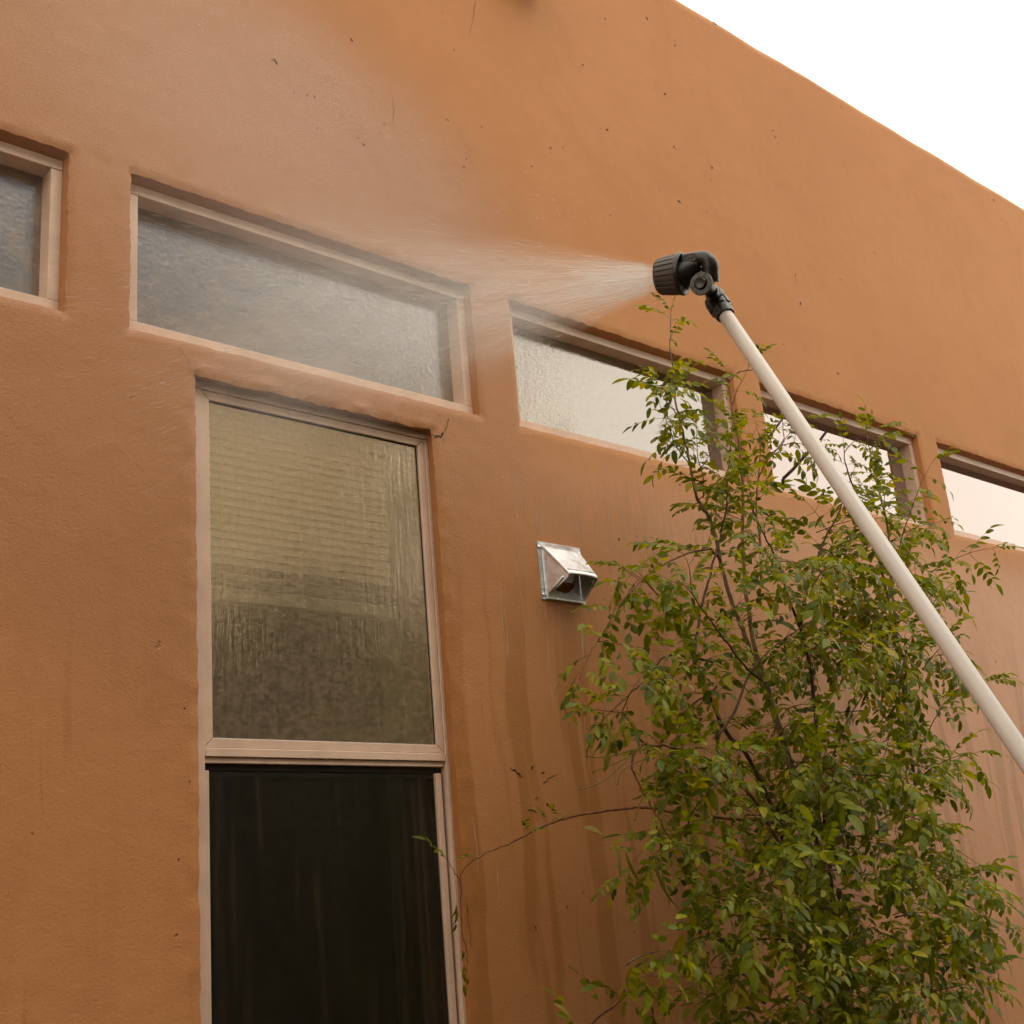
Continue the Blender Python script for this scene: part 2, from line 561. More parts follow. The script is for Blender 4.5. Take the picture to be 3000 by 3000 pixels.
def vnoise(x, z, scale, seed):
    r = np.random.default_rng(seed).random((256, 256))
    u, v = x * scale + 100.3, z * scale + 57.7
    i, j = np.floor(u).astype(int), np.floor(v).astype(int)
    fu, fv = u - i, v - j
    fu = fu * fu * (3 - 2 * fu); fv = fv * fv * (3 - 2 * fv)
    a = r[i % 256, j % 256]; b = r[(i + 1) % 256, j % 256]; c = r[i % 256, (j + 1) % 256]; d = r[(i + 1) % 256, (j + 1) % 256]
    return (a * (1 - fu) + b * fu) * (1 - fv) + (c * (1 - fu) + d * fu) * fv - 0.5


def axis(fix, lo, hi, coarse_lo, coarse_hi, step):
    pts = sorted(set([coarse_lo, lo, hi, coarse_hi] + list(fix)))
    out = []
    for a, b in zip(pts[:-1], pts[1:]):
        st = step if (a >= lo - 1e-6 and b <= hi + 1e-6) else 0.5
        n = max(1, int(math.ceil((b - a) / st)))
        out += [a + (b - a) * k / n for k in range(n)]
    return np.array(out + [pts[-1]])


ZTOP, RB = 5.035, 0.07
fx = [v for o in OPEN for v in o[:2]]
fz = [v for o in OPEN for v in o[2:]]
xs = axis(fx, 0.6, 6.5, -6.0, 14.0, 0.0135)
zs = axis(fz, 1.30, ZTOP - RB, 0.0, ZTOP - RB, 0.0135)
# bull-nose rows over the parapet
nb = 9
arc = [math.pi / 2 * k / nb for k in range(1, nb + 1)]
X, S = np.meshgrid(xs, np.concatenate([zs, [ZTOP - RB + RB * a for a in arc], [ZTOP + 0.3]]), indexing='ij')
Y = np.zeros_like(X); Z = S.copy()
nz0 = len(zs)
for k, a in enumerate(arc):
    Z[:, nz0 + k] = ZTOP - RB + RB * math.sin(a); Y[:, nz0 + k] = RB * (1 - math.cos(a))
Z[:, -1] = ZTOP - 0.002; Y[:, -1] = 0.42
# relief
rel = 0.0032 * vnoise(X, S, 2.4, 1) + 0.0010 * vnoise(X, S, 9, 2) + 0.0008 * vnoise(X, S, 30, 3)
tx0, tx1, tz0, tz1 = TALL
dxt = np.maximum(np.maximum(tx0 - X, X - tx1), 0); dzt = np.maximum(np.maximum(tz0 - S, S - tz1), 0)
near = np.exp(-np.hypot(dxt, dzt) / 0.05)
rel += near * (0.0040 * vnoise(X * 1.0, S * 0.6, 42, 4) + 0.0030 * vnoise(X, S, 70, 5))
rel += np.exp(-np.abs(S - 3.405) / 0.02) * 0.004 * vnoise(X, S, 50, 6)
# raised, ragged plaster lip over the tall window head
lip = np.exp(-((S - (tz1 + 0.012)) / 0.014) ** 2) * (X > tx0 - 0.03) * (X < tx1 + 0.03)
rel -= lip * (0.001 + 0.007 * vnoise(X, S, 26, 7) + 0.006 * vnoise(X, S, 60, 17))
rel[:, nz0:] += 0.006 * vnoise(X[:, nz0:], S[:, nz0:], 5, 8)
Y = Y + rel
Z[:, nz0:] += 0.004 * vnoise(X[:, nz0:], S[:, nz0:] * 0, 2.3, 9) + 0.003 * vnoise(X[:, nz0:], S[:, nz0:] * 0, 9, 10)
for (a, b, c, d) in OPEN:
    ragT = 0.009 if (a, b, c, d) == TALL else 0.005
    inx = (X > a - 1e-6) & (X < b + 1e-6); inz = (S > c - 1e-6) & (S < d + 1e-6)
    e = inx & (np.abs(S - d) < 1e-6)
    Z[e] += ragT * 0.5 * vnoise(X[e], S[e], 13, 21) + ragT * vnoise(X[e], S[e], 73, 22); Y[e] += 0.003
    for xe in (a, b):
        e = inz & (np.abs(X - xe) < 1e-6)
        X[e] += 0.002 * vnoise(X[e] * 0, S[e], 20, 23) + 0.005 * vnoise(X[e] * 0, S[e], 73, 24); Y[e] += 0.004
    e = inx & (np.abs(S - c) < 1e-6)
    Z[e] += 0.003 * vnoise(X[e], S[e], 30, 25); Y[e] += 0.003
nx, nz = X.shape
idx = np.arange(nx * nz).reshape(nx, nz)
quads = np.stack([idx[:-1, :-1], idx[1:, :-1], idx[1:, 1:], idx[:-1, 1:]], -1)
cx = (xs[:-1] + xs[1:])[:, None] / 2
srow = np.concatenate([zs, [ZTOP - RB + RB * a for a in arc], [ZTOP + 0.3]])
cz = (srow[:-1] + srow[1:])[None, :] / 2
keep = np.ones((nx - 1, nz - 1), bool)
for (a, b, c, d) in OPEN:
    keep &= ~((cx > a) & (cx < b) & (cz > c) & (cz < d))
V = np.stack([X, Y, Z], -1).reshape(-1, 3)
F = quads[keep].tolist()
Vl = V.tolist()
# opening reveals (own vertices, so the arris stays crisp)
for (a, b, c, d) in OPEN:
    ia = np.where((xs > a - 1e-6) & (xs < b + 1e-6))[0]; iz = np.where((zs > c - 1e-6) & (zs < d + 1e-6))[0]
    loop = [(i, iz[0]) for i in ia] + [(ia[-1], j) for j in iz[1:]] + [(i, iz[-1]) for i in ia[::-1][1:]] + [(ia[0], j) for j in iz[::-1][1:-1]]
    n = len(loop); base = len(Vl)
    IN = (fx0_ + .0008, fx1_ - .0008, 1.137, 2.8935) if (a, b, c, d) == TALL else (a + .0058, b - .0048, 2.9828, 3.3742)
    for (i, j) in loop:
        Vl.append(Vl[idx[i, j]])
    for (i, j) in loop:
        x0, z0 = xs[i], zs[j]
        Vl.append([min(max(x0, IN[0]), IN[1]) if 0 < 1 and i not in (ia[0], ia[-1]) else (IN[0] if i == ia[0] else IN[1]), 0.0292, min(max(z0, IN[2]), IN[3]) if j not in (iz[0], iz[-1]) else (IN[2] if j == iz[0] else IN[3])])
    for (i, j) in loop:
        x0, z0 = xs[i], zs[j]
        Vl.append([x0 + (0.006 if i == ia[-1] else (-0.006 if i == ia[0] else 0)), 0.20, z0 + (0.004 if j == iz[-1] else 0)])
    for k in range(n):
        k2 = (k + 1) % n
        F.append([base + k, base + k2, base + n + k2, base + n + k])
        F.append([base + n + k, base + n + k2, base + 2 * n + k2, base + 2 * n + k])
me = bpy.data.meshes.new('wall')
me.from_pydata(Vl, [], F)
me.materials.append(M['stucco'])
me.polygons.foreach_set('use_smooth', [True] * len(me.polygons))
wall = bpy.data.objects.new('wall', me)
COL.objects.link(wall); wall.parent = house

# rest of the building shell: back, sides, ceiling, so light enters only by the windows
b = MB()
b.box(-6.0, -5.6, 0.25, 6.0, 0, 5.0); b.box(13.6, 14.0, 0.25, 6.0, 0, 5.0); b.box(-6.0, 14.0, 6.002, 6.3, 0, 5.0)
b.box(-5.6, 13.6, 0.46, 6.0, 4.55, 4.75)
b.build('rear_wall', M['stucco'], house)
b = MB()
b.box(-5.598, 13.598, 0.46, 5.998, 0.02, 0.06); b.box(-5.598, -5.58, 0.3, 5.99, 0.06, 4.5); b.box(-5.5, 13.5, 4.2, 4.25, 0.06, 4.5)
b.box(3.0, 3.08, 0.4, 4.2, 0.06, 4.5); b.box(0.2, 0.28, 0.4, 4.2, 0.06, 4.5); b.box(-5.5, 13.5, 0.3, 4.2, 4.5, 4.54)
b.build('room_wall', M['room'], house)
# inner skin of the front wall with reveal boards of the openings
b = MB()
xb = sorted(set([-5.9, 13.9] + [v for o in OPEN[:-1] for v in o[:2]] + [tx0, tx1]))
zb = [0.05, TALL[2], tz1, 2.972, 3.385, 4.5]
for a, c in zip(xb[:-1], xb[1:]):
    for d, e in zip(zb[:-1], zb[1:]):
        mx, mz = (a + c) / 2, (d + e) / 2
        if any(o[0] < mx < o[1] and o[2] < mz < o[3] for o in OPEN): continue
        b.box(a, c, 0.201, 0.26, d, e)
b.build('inner_wall', M['plaster_in'], house)


def rail(name, pts, y0, y1, mat, parent, bev=0.0015):
    """a bar whose face is the polygon pts (x,z), from y0 (front) to y1"""
    n = len(pts)
    mb = MB()
    vs = [(x, y0, z) for x, z in pts] + [(x, y1, z) for x, z in pts]
    fs = [tuple(range(n)), tuple(range(2 * n - 1, n - 1, -1))] + [(k, (k + 1) % n, n + (k + 1) % n, n + k) for k in range(n)]
    mb.add(vs, fs)
    return mb.build(name, mat, parent, bevel=bev)


def frame4(parent, x0, x1, z0, z1, w, y0, y1, mat, mitre, names=('head_rail', 'bottom_rail', 'side_rail'), gap=0.0007):
    if mitre:
        gq = gap
        rail(names[0], [(x0 + gq, z1), (x1 - gq, z1), (x1 - w - gq, z1 - w), (x0 + w + gq, z1 - w)], y0, y1, mat, parent)
        rail(names[1], [(x0 + gq, z0), (x1 - gq, z0), (x1 - w - gq, z0 + w), (x0 + w + gq, z0 + w)], y0, y1, mat, parent)
        rail(names[2], [(x0, z0 + gq), (x0 + w, z0 + w + gq), (x0 + w, z1 - w - gq), (x0, z1 - gq)], y0, y1, mat, parent)
        rail(names[2], [(x1, z0 + gq), (x1 - w, z0 + w + gq), (x1 - w, z1 - w - gq), (x1, z1 - gq)], y0, y1, mat, parent)
    else:
        rail(names[0], [(x0, z1 - w), (x1, z1 - w), (x1, z1), (x0, z1)], y0, y1, mat, parent)
        rail(names[1], [(x0, z0), (x1, z0), (x1, z0 + w), (x0, z0 + w)], y0, y1, mat, parent)
        rail(names[2], [(x0, z0 + w + gap), (x0 + w, z0 + w + gap), (x0 + w, z1 - w - gap), (x0, z1 - w - gap)], y0 + 0.001, y1, mat, parent)
        rail(names[2], [(x1 - w, z0 + w + gap), (x1, z0 + w + gap), (x1, z1 - w - gap), (x1 - w, z1 - w - gap)], y0 + 0.001, y1, mat, parent)


def pane(parent, x0, x1, z0, z1, y, mat, name='pane'):
    # single skin of glass
    mb = MB()
    mb.add([(x0, y, z0), (x1, y, z0), (x1, y, z1), (x0, y, z1)], [(0, 1, 2, 3)])
    return mb.build(name, mat, parent, recalc=False)


TL_LAB = ['transom window at the far left edge of the wall', 'wide transom window above the tall window, streaming with spray and droplets',
          'transom window behind the top of the shrub, half fogged and half reflecting sky', 'clean transom window crossed by the white pole, reflecting pale sky',
          'transom window right of the pole', 'rightmost transom window']
TL_MAT = ['glass_mist', 'glass_mist', 'glass_part', 'glass_clean', 'glass_clean', 'glass_clean']
for k, (a, c) in enumerate(TR):
    w = empty('transom_window', (0, 0, 0), house)
    w['label'] = TL_LAB[k]
    frame4(w, a, c, TR_Z[0], TR_Z[1], 0.027, 0.030, 0.125, M['frame'], False)
    pane(w, a + 0.02, c - 0.02, TR_Z[0] + 0.02, TR_Z[1] - 0.02, 0.080, M[TL_MAT[k]])

# tall single-hung window
tw = empty('tall_window', (0, 0, 0), house)
tw['label'] = 'tall two-pane window with wet upper pane and dark screened lower pane'
fx0, fx1, fz0, fz1 = 1.337, 2.046, 1.135, 2.894
FY = 0.030
for nm, pts in (('head_jamb', [(fx0, fz1 - 0.019), (fx1, fz1 - 0.019), (fx1, fz1), (fx0, fz1)]),
                ('sill_rail', [(fx0, fz0), (fx1, fz0), (fx1, fz0 + 0.03), (fx0, fz0 + 0.03)]),
                ('side_jamb', [(fx0, fz0 + 0.031), (fx0 + 0.028, fz0 + 0.031), (fx0 + 0.028, fz1 - 0.020), (fx0, fz1 - 0.020)]),
                ('side_jamb', [(fx1 - 0.010, fz0 + 0.031), (fx1, fz0 + 0.031), (fx1, fz1 - 0.020), (fx1 - 0.010, fz1 - 0.020)])):
    rail(nm, pts, FY, 0.14, M['frame'], tw)
frame4(tw, 1.3655, 2.0355, 2.022, 2.874, 0.0215, 0.034, 0.075, M['frame'], True, ('sash_top_rail', 'sash_bottom_rail', 'sash_stile'))
frame4(tw, 1.3865, 2.0145, 2.0430, 2.8530, 0.003, 0.0395, 0.046, M['gasket'], False, ('gasket_strip', 'gasket_strip', 'gasket_strip'))
pane(tw, 1.384, 2.017, 2.040, 2.856, 0.043, M['glass_flow'], 'upper_pane')
rail('meeting_rail', [(1.3655, 2.0025), (2.0355, 2.0025), (2.0355, 2.0215), (1.3655, 2.0215)], 0.031, 0.085, M['frame'], tw)
rail('meeting_rail', [(1.3665, 1.989), (2.0345, 1.989), (2.0345, 2.002), (1.3665, 2.002)], 0.0375, 0.085, M['frame'], tw)
rail('meeting_rail', [(1.3675, 1.9745), (2.0335, 1.9745), (2.0335, 1.9885), (1.3675, 1.9885)], 0.050, 0.085, M['frame_dark'], tw)
# lower pane, screen frame and screen
rail('side_track', [(2.0300, 1.17), (2.0352, 1.17), (2.0352, 1.9735), (2.0300, 1.9735)], 0.070, 0.120, M['frame_dark'], tw)
rail('side_track', [(1.3655, 1.17), (1.3690, 1.17), (1.3690, 1.9735), (1.3655, 1.9735)], 0.050, 0.120, M['frame_dark'], tw)
for a, c in ((1.3695, 1.381), (2.010, 2.0265)):
    rail('screen_stile', [(a, 1.17), (c, 1.17), (c, 1.9735), (a, 1.9735)], 0.042, 0.056, M['frame'], tw)
rail('screen_rail', [(1.3815, 1.962), (2.0095, 1.962), (2.0095, 1.9735), (1.3815, 1.9735)], 0.053, 0.058, M['gasket'], tw)
pane(tw, 1.381, 2.010, 1.165, 1.974, 0.052, M['screen'], 'insect_screen')
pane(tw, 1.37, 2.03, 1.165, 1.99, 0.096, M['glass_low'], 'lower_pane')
for a, c in ((1.370, 1.412), (1.972, 2.030)):
    rail('lower_sash_stile', [(a, 1.17), (c, 1.17), (c, 1.973), (a, 1.973)], 0.100, 0.13, M['frame'], tw)
# drywall returns
b = MB()
b.box(tx0 - 0.012, tx0 - 0.002, 0.15, 0.30, 1.13, 2.89); b.box(tx1 + 0.002, tx1 + 0.012, 0.15, 0.30, 1.13, 2.89); b.box(tx0 - 0.002, tx1 + 0.002, 0.15, 0.30, 2.884, 2.895)
b.build('drywall_return', M['plaster_in'], tw)

# hairline cracks and chips in the render
def ribbon(pts, wid, y=-0.0016):
    mb = MB()
    vs = []
    n = len(pts)
    for i, p in enumerate(pts):
        t = Vector(pts[min(i + 1, n - 1)]) - Vector(pts[max(i - 1, 0)])
        s_ = Vector((t.z, 0, -t.x)).normalized() * wid * (0.35 + 0.9 * rng.random()) * (1 if 0 < i < n - 1 else 0.2)
        vs += [Vector(p) + s_, Vector(p) - s_]
    fs = [(2 * i, 2 * i + 1, 2 * i + 3, 2 * i + 2) for i in range(n - 1)]
    return vs, fs


def relief_y(x, z):
    i = int(np.clip(np.searchsorted(xs, x), 0, nx - 1)); j = int(np.clip(np.searchsorted(zs, z), 0, len(zs) - 1))
    return float(min(Y[max(i - 1, 0):i + 2, max(j - 1, 0):j + 2].min(), 0.006))


def crack(pxs, wid):
    pts = []
    for (p, q) in zip(pxs[:-1], pxs[1:]):
        for k in range(5):
            f = k / 5
            w_ = at(p[0] + (q[0] - p[0]) * f, p[1] + (q[1] - p[1]) * f, 0)
            w_.x += rng.uniform(-1, 1) * 0.0022; w_.z += rng.uniform(-1, 1) * 0.0022
            w_.y = relief_y(w_.x, w_.z) - 0.0012
            pts.append(w_)
    mb = MB(); mb.add(*ribbon(pts, wid))
    mb.build('stucco_crack', M['crack'], house, recalc=False)


crack([(1262, 1272), (1275, 1278), (1290, 1278), (1303, 1266)], 0.0032)
crack([(1303, 1266), (1310, 1245), (1316, 1222)], 0.0009)
crack([(1298, 1297), (1303, 1275)], 0.0008)
crack([(1285, 1220), (1292, 1196 + 20)], 0.0007)
crack([(520, 1015), (545, 1052), (560, 1080)], 0.0007)
crack([(1150, 290), (1153, 330), (1152, 385)], 0.0006)
crack([(1392, 0), (1384, 60), (1372, 120)], 0.0006)
crack([(1490, 2250), (1512, 2262), (1530, 2280)], 0.0022)
crack([(1590, 2300), (1605, 2280), (1640, 2262)], 0.0012)
crack([(1544, 2372), (1562, 2374), (1572, 2384)], 0.0018)
crack([(1565, 2345), (1580, 2330)], 0.0016)
crack([(1566, 2712), (1572, 2735)], 0.0018)
crack([(1366, 2620), (1372, 2700), (1380, 2800)], 0.0010)


def chip(px, py, s, ang=0.0, asp=1.0, name='stucco_chip'):
    c = at(px, py, 0); c.y = relief_y(c.x, c.z) - 0.0010
    n = 9
    vs = [c + Vector((0, -0.0006, 0))]
    for k in range(n):
        th = 2 * math.pi * k / n; r = s * rng.uniform(0.6, 1.2)
        u, v = math.cos(th) * r * asp, math.sin(th) * r
        vs.append(c + Vector((u * math.cos(ang) - v * math.sin(ang), 0.0, u * math.sin(ang) + v * math.cos(ang))))
    mb = MB(); mb.add(vs, [(0, 1 + k, 1 + (k + 1) % n) for k in range(n)])
    mb.build(name, M['crack'], house, recalc=False)


for px, py, s, a_, asp in [(808, 182, .0042, -1.0, 3.0), (798, 176, .0018, .5, 4.0), (1030, 117, .0036, -.6, 2.6), (1040, 130, .0016, 0, 1), (931, 375, .0024, 1.4, 1.8), (1065, 424, .0034, -.6, 1.8),
                           (1048, 404, .002, -.8, 3), (1125, 362, .0024, -.6, 2), (1112, 390, .0018, 0.8, 2), (922, 284, .003, -.6, 2.5), (900, 279, .002, -.6, 3), (862, 270, .0018, -.6, 2), (1295, 32, .0022, 0, 1), (1305, 63, .002, 0, 1),
                           (1410, 373, .003, 1, 1.3), (1948, 275, .006, .2, 1.3), (1707, 190, .004, .7, 1.5), (1702, 195, .0025, .2, 1.5), (1778, 380, .005, .3, 1.6), (1760, 377, .002, 0, 1.5), (1612, 434, .004, .4, 1.6), (1649, 432, .003, 0, 1), (1613, 448, .002, 0, 1),
                           (1974, 430, .0045, .6, 1.3), (1980, 436, .003, 0, 1), (2086, 491, .005, 1, 1.4), (2083, 485, .003, 0, 1), (2264, 382, .004, .3, 2), (2270, 402, .004, -1, 2.5), (2279, 420, .003, -1, 2.5), (1978, 133, .004, 0, 1.5),
                           (1896, 54, .005, -1, 2.2), (1773, 55, .004, .5, 1.4), (2094, 68, .005, -.3, 3), (1366, 466, .003, -.6, 1.5), (1358, 490, .003, -.5, 2), (1376, 478, .002, 0, 1.5), (2330, 805, .004, 1.3, 2), (2332, 826, .003, 1, 1.4), (2070, 620, .003, 0, 1),
                           (1990, 590, .004, -.3, 3), (1930, 560, .002, 0, 2), (2345, 890, .004, 1.3, 3), (1912, 862, .003, -.7, 4), (2402, 898, .003, 1, 1), (1603, 2358, .005, -.5, 1.6), (1708, 2615, .003, 0, 1), (1660, 2657, .003, 1.2, 1.8), (1558, 2250, .004, 1.2, 2), (1990, 1594, .003, 0, 1),
                           (1812, 1580, .004, 1, 2), (1800, 1600, .003, 0, 1), (1590, 2265, .003, .2, 3), (540, 2075, .003, 0, 1), (555, 2290, .003, 0, 1), (523, 2517, .003, 0, 1)]:
    chip(px, py, s * .8, a_, asp)

# unseen roof drain spout, added above the view to cast a soft shade below
cn = at(1530, -75, 0)
sp = empty('added_spout', (cn.x, 0.0, cn.z))
tag(sp, 'unseen stucco-coloured drain spout added above the windows for its soft shade', 'drain spout')
mb = MB(); mb.box(-0.0745, 0.0745, -0.14, 0.01, -0.012, 0.0); mb.build('trough_floor', M['stucco'], sp)
for s_ in (-1, 1):
    mb = MB(); mb.box(0.065 * s_ - 0.01, 0.065 * s_ + 0.01, -0.14, 0.01, 0.001, 0.09); mb.build('trough_side', M['stucco'], sp)

# ------------------------------------------------------------------ venetian blind behind the upper pane
bl = empty('venetian_blind', (1.66, 0.125, 2.85))
tag(bl, 'cream venetian blind half lowered behind the wet upper pane', 'blind')
bx0, bx1 = 1.372, 1.962
mb = MB(); mb.box(bx0 - 1.66, bx1 - 1.66, -0.018, 0.018, -0.006, 0.03); mb.build('head_rail', M['blind'], bl, bevel=0.002)
slat = MB()
ns = 5
prof = [(-0.0125 + 0.025 * k / ns, 0.0018 * math.sin(math.pi * k / ns)) for k in range(ns + 1)]
tl = rad(66)
vs = []
for xx in (bx0 - 1.66, bx1 - 1.66):
    for (u, v) in prof:
        vs.append((xx, u * math.cos(tl) - v * math.sin(tl), u * math.sin(tl) + v * math.cos(tl)))
n = ns + 1
slat.add(vs, [(k, k + 1, n + k + 1, n + k) for k in range(ns)])
s0 = slat.build('slat', M['blind'], bl, smooth=True, recalc=False)
BOT = 2.413 - 2.85
zz = -0.02
zl = []
while zz > BOT + 0.052:
    zl.append((zz, 0)); zz -= 0.0215
for k in range(8): zl.append((BOT + 0.040 - k * 0.0042, 1))
for i, (z_, st) in enumerate(zl):
    o = s0 if i == 0 else s0.copy()
    if i: COL.objects.link(o); o.parent = bl
    o.location = (rng.uniform(-.001, .001), 0, z_)
    o.rotation_euler = (rad(rng.uniform(-3, 3)) - (rad(45) if st else 0), 0, rad(rng.uniform(-.2, .2)))
mb = MB(); mb.box(bx0 - 1.66, bx1 - 1.66, -0.016, 0.016, BOT - 0.032, BOT + 0.002); mb.build('bottom_rail', M['blind'], bl, bevel=0.003)
for xx in (-0.2, 0.02, 0.22):
    mb = MB(); mb.tube([(xx, -0.015, 0), (xx, -0.015, BOT)], 0.0009, 5); mb.build('ladder_cord', M['blind'], bl)

# ------------------------------------------------------------------ dryer vent hood
VX0, VX1, VZ0, VZ1 = 2.390, 2.561, 2.452, 2.622
vh = empty('vent_hood', ((VX0 + VX1) / 2, 0, VZ0))
tag(vh, 'silver galvanised metal vent hood screwed to the stucco wall', 'vent hood')
hx, hz = (VX1 - VX0) / 2, VZ1 - VZ0
mb = MB()
# flange plate with a round hole
no = 32; R0 = 0.05; cz_ = 0.075
outer = []
for k in range(no):
    th = 2 * math.pi * k / no
    c, s_ = math.cos(th), math.sin(th)
    sc_ = 1 / max(abs(c) / hx, abs(s_) / (0.5 * hz))
    outer.append((c * sc_, 0.5 * hz + s_ * sc_))
vs = [(x, -0.004, z) for x, z in outer] + [(R0 * math.cos(2 * math.pi * k / no), -0.004, cz_ + R0 * math.sin(2 * math.pi * k / no)) for k in range(no)] + [(x, 0.003, z) for x, z in outer]
fs = [(k, (k + 1) % no, no + (k + 1) % no, no + k) for k in range(no)] + [(k, (k + 1) % no, 2 * no + (k + 1) % no, 2 * no + k) for k in range(no)]
mb.add(vs, fs)
mb.build('flange', M['metal'], vh)
# hood: top slope and two triangular cheeks, thin folded sheet with softened corners
wx = 0.072
FR = Vector((0, -0.088, 0.0475))
th_ = 0.0011
def cheek(s_):
    x = wx * s_
    xf = 0.056 * s_
    o_ = [(x, -0.005, hz - 0.006), (xf, FR.y - 0.001, FR.z + 0.012), (xf, FR.y, FR.z), (x, -0.012, 0.006), (x, -0.005, 0.004)]
    m_ = MB()
    vs = [Vector(p) for p in o_] + [Vector(p) - Vector((th_ * s_, 0, 0)) for p in o_]
    n = 5
    m_.add(vs, [tuple(range(n)), tuple(range(2 * n - 1, n - 1, -1))] + [(k, (k + 1) % n, n + (k + 1) % n, n + k) for k in range(n)])
    ch = m_.build('cheek', M['metal'], vh, bevel=0.0005)
    # stiffening rib pressed along the open edge
    a, c = Vector((xf + 0.0042 * s_, FR.y + 0.016, FR.z + 0.004)), Vector((x + 0.0012 * s_, -0.016, 0.011))
    m2 = MB(); m2.tube([a, a.lerp(c, .1), a.lerp(c, .9), c], [0.002, 0.0042, 0.0042, 0.002], 8); m2.build('rib', M['metal'], ch, smooth=True)
cheek(-1); cheek(1)
mb = MB()
rows = []
for (y_, z_) in ((-0.005, hz - 0.004), (-0.02, hz - 0.026), (FR.y + 0.006, FR.z + 0.0215), (FR.y - 0.002, FR.z + 0.012), (FR.y - 0.003, FR.z + 0.006)):
    kx = 1 - 0.2222 * min(1, max(0, (-0.005 - y_) / (-0.005 - FR.y)))
    rows.append([(x * kx, y_ + dy, z_ + dz) for x, dy, dz in ((-wx - 0.001, 0.004, -0.006), (-wx + 0.003, 0.0005, -0.0005), (-wx * .5, 0, 0.0006), (0, -0.0003, 0.0010), (wx * .5, 0, 0.0006), (wx - 0.003, 0.0005, -0.0005), (wx + 0.001, 0.004, -0.006))])
vs = [p for r in rows for p in r]
fs = [(i * 7 + k, i * 7 + k + 1, i * 7 + k + 8, i * 7 + k + 7) for i in range(4) for k in range(6)]
mb.add(vs, fs)
tp = mb.build('hood_top', M['metal'], vh, smooth=40)
sm = tp.modifiers.new('thick', 'SOLIDIFY'); sm.thickness = 0.0012; sm.offset = 1
mb = MB(); mb.tube([(-.054, FR.y + 0.005, FR.z + 0.0235), (.054, FR.y + 0.005, FR.z + 0.0235)], 0.0009, 6); mb.build('drip_seam', M['metal'], vh)
mb = MB(); mb.box(-wx, wx, -0.013, -0.0045, 0.001, 0.006); mb.build('bottom_lip', M['metal'], vh)
mb = MB(); mb.lathe([(0, 0.05), (0, 0.052), (-0.14, 0.052), (-0.14, 0.05)], (0, -0.006, cz_), (0, -1, 0), (0, 0, 1), 28)
mb.f = mb.f[:-2]
mb.build('duct_collar', M['metal'], vh, smooth=40)
mb = MB(); mb.lathe([(0, 0.047), (0.0012, 0.047)], (0, -0.004, cz_ - 0.002), (0, -0.92, -0.35), (0, 0, 1), 28); mb.build('damper_flap', M['metal'], vh)
for (sx, sz) in ((-hx + .006, hz - .018), (-hx + .006, .013), (hx - .006, hz - .018), (hx - .006, .013)):
    mb = MB(); mb.lathe([(0, 0.0052), (0.0016, 0.005), (0.003, 0.003), (0.0031, 0.0005)], (sx, -0.0045, sz), (0, -1, 0), (0, 0, 1), 12); mb.build('screw', M['metal'], vh, smooth=40)
for sz in (0.032, 0.053):
    mb = MB(); mb.lathe([(0, 0.0026), (0.0012, 0.0022), (0.002, 0.0008)], (-hx + .006, -0.0045, sz), (0, -1, 0), (0, 0, 1), 10); mb.build('rivet', M['metal'], vh, smooth=40)

# ------------------------------------------------------------------ spray wand
r_, u_, f_ = RM.col[0].copy(), RM.col[1].copy(), -RM.col[2].copy()
PB = far(1993, 803, 2.30)                                # centre of the head's back rim
AX = (-r_ * math.sin(rad(63)) + f_ * math.cos(rad(63)) - u_ * 0.05).normalized()
HU = (u_ - AX * u_.dot(AX)).normalized()                 # 'up' of the head
HS = AX.cross(HU)
pA, pB = far(2127, 926, 2.29), far(2457, 1414, 2.04)
PD = (pB - pA).normalized()
KX = (-r_ * 0.50 - f_ * 0.84 + u_ * 0.10).normalized()   # pivot knob axis, towards the viewer
wand = empty('spray_wand', PB)
tag(wand, 'telescoping watering wand with white pole and black swivel nozzle spraying the windows', 'watering wand')


def L(p): return Vector(p) - PB


def ribs(k, n, i):
    return 0.0
# ribbed twist collar
n = 132
def ribf(k, n, i):
    ph = (k * 22 / n) % 1.0
    return (-0.0022 if ph > 0.70 else 0.0) * (1.0 if 1 <= i <= 4 else 0.0)
mb = MB()
mb.lathe([(0.0405, 0.0270), (0.0400, 0.0300), (0.0375, 0.0322), (0.020, 0.0350), (0.0040, 0.0366), (0.0, 0.0372), (-0.0010, 0.0345)], L(PB), AX, HU, n, ribf)
mb.build('twist_collar', M['grey_plastic'], wand, smooth=30)
mb = MB(); mb.lathe([(0.0412, 0.0290), (0.0412, 0.010), (0.0405, 0.002)], L(PB), AX, HU, 40); mb.build('spray_face', M['black_plastic'], wand)
# dished back with rim
mb = MB()
mb.lathe([(0.001, 0.0374), (-0.0035, 0.0386), (-0.0065, 0.0376), (-0.0075, 0.0350), (-0.004, 0.030), (0.001, 0.022), (-0.004, 0.016), (-0.012, 0.012)], L(PB), AX, HU, 56)
mb.build('head_back', M['black_plastic'], wand, smooth=50)
# gusset fin under the neck
tO = PB + HU * 0.0225 - AX * 0.002
mb = MB(); mb.tube([L(PB + AX * 0.002 - HU * 0.004), L(PB - AX * 0.010 + HU * 0.002), L(PB - AX * 0.036 + HU * 0.014)], [0.0285, 0.0235, 0.0115], 28); mb.build('neck_cone', M['black_plastic'], wand, smooth=50)
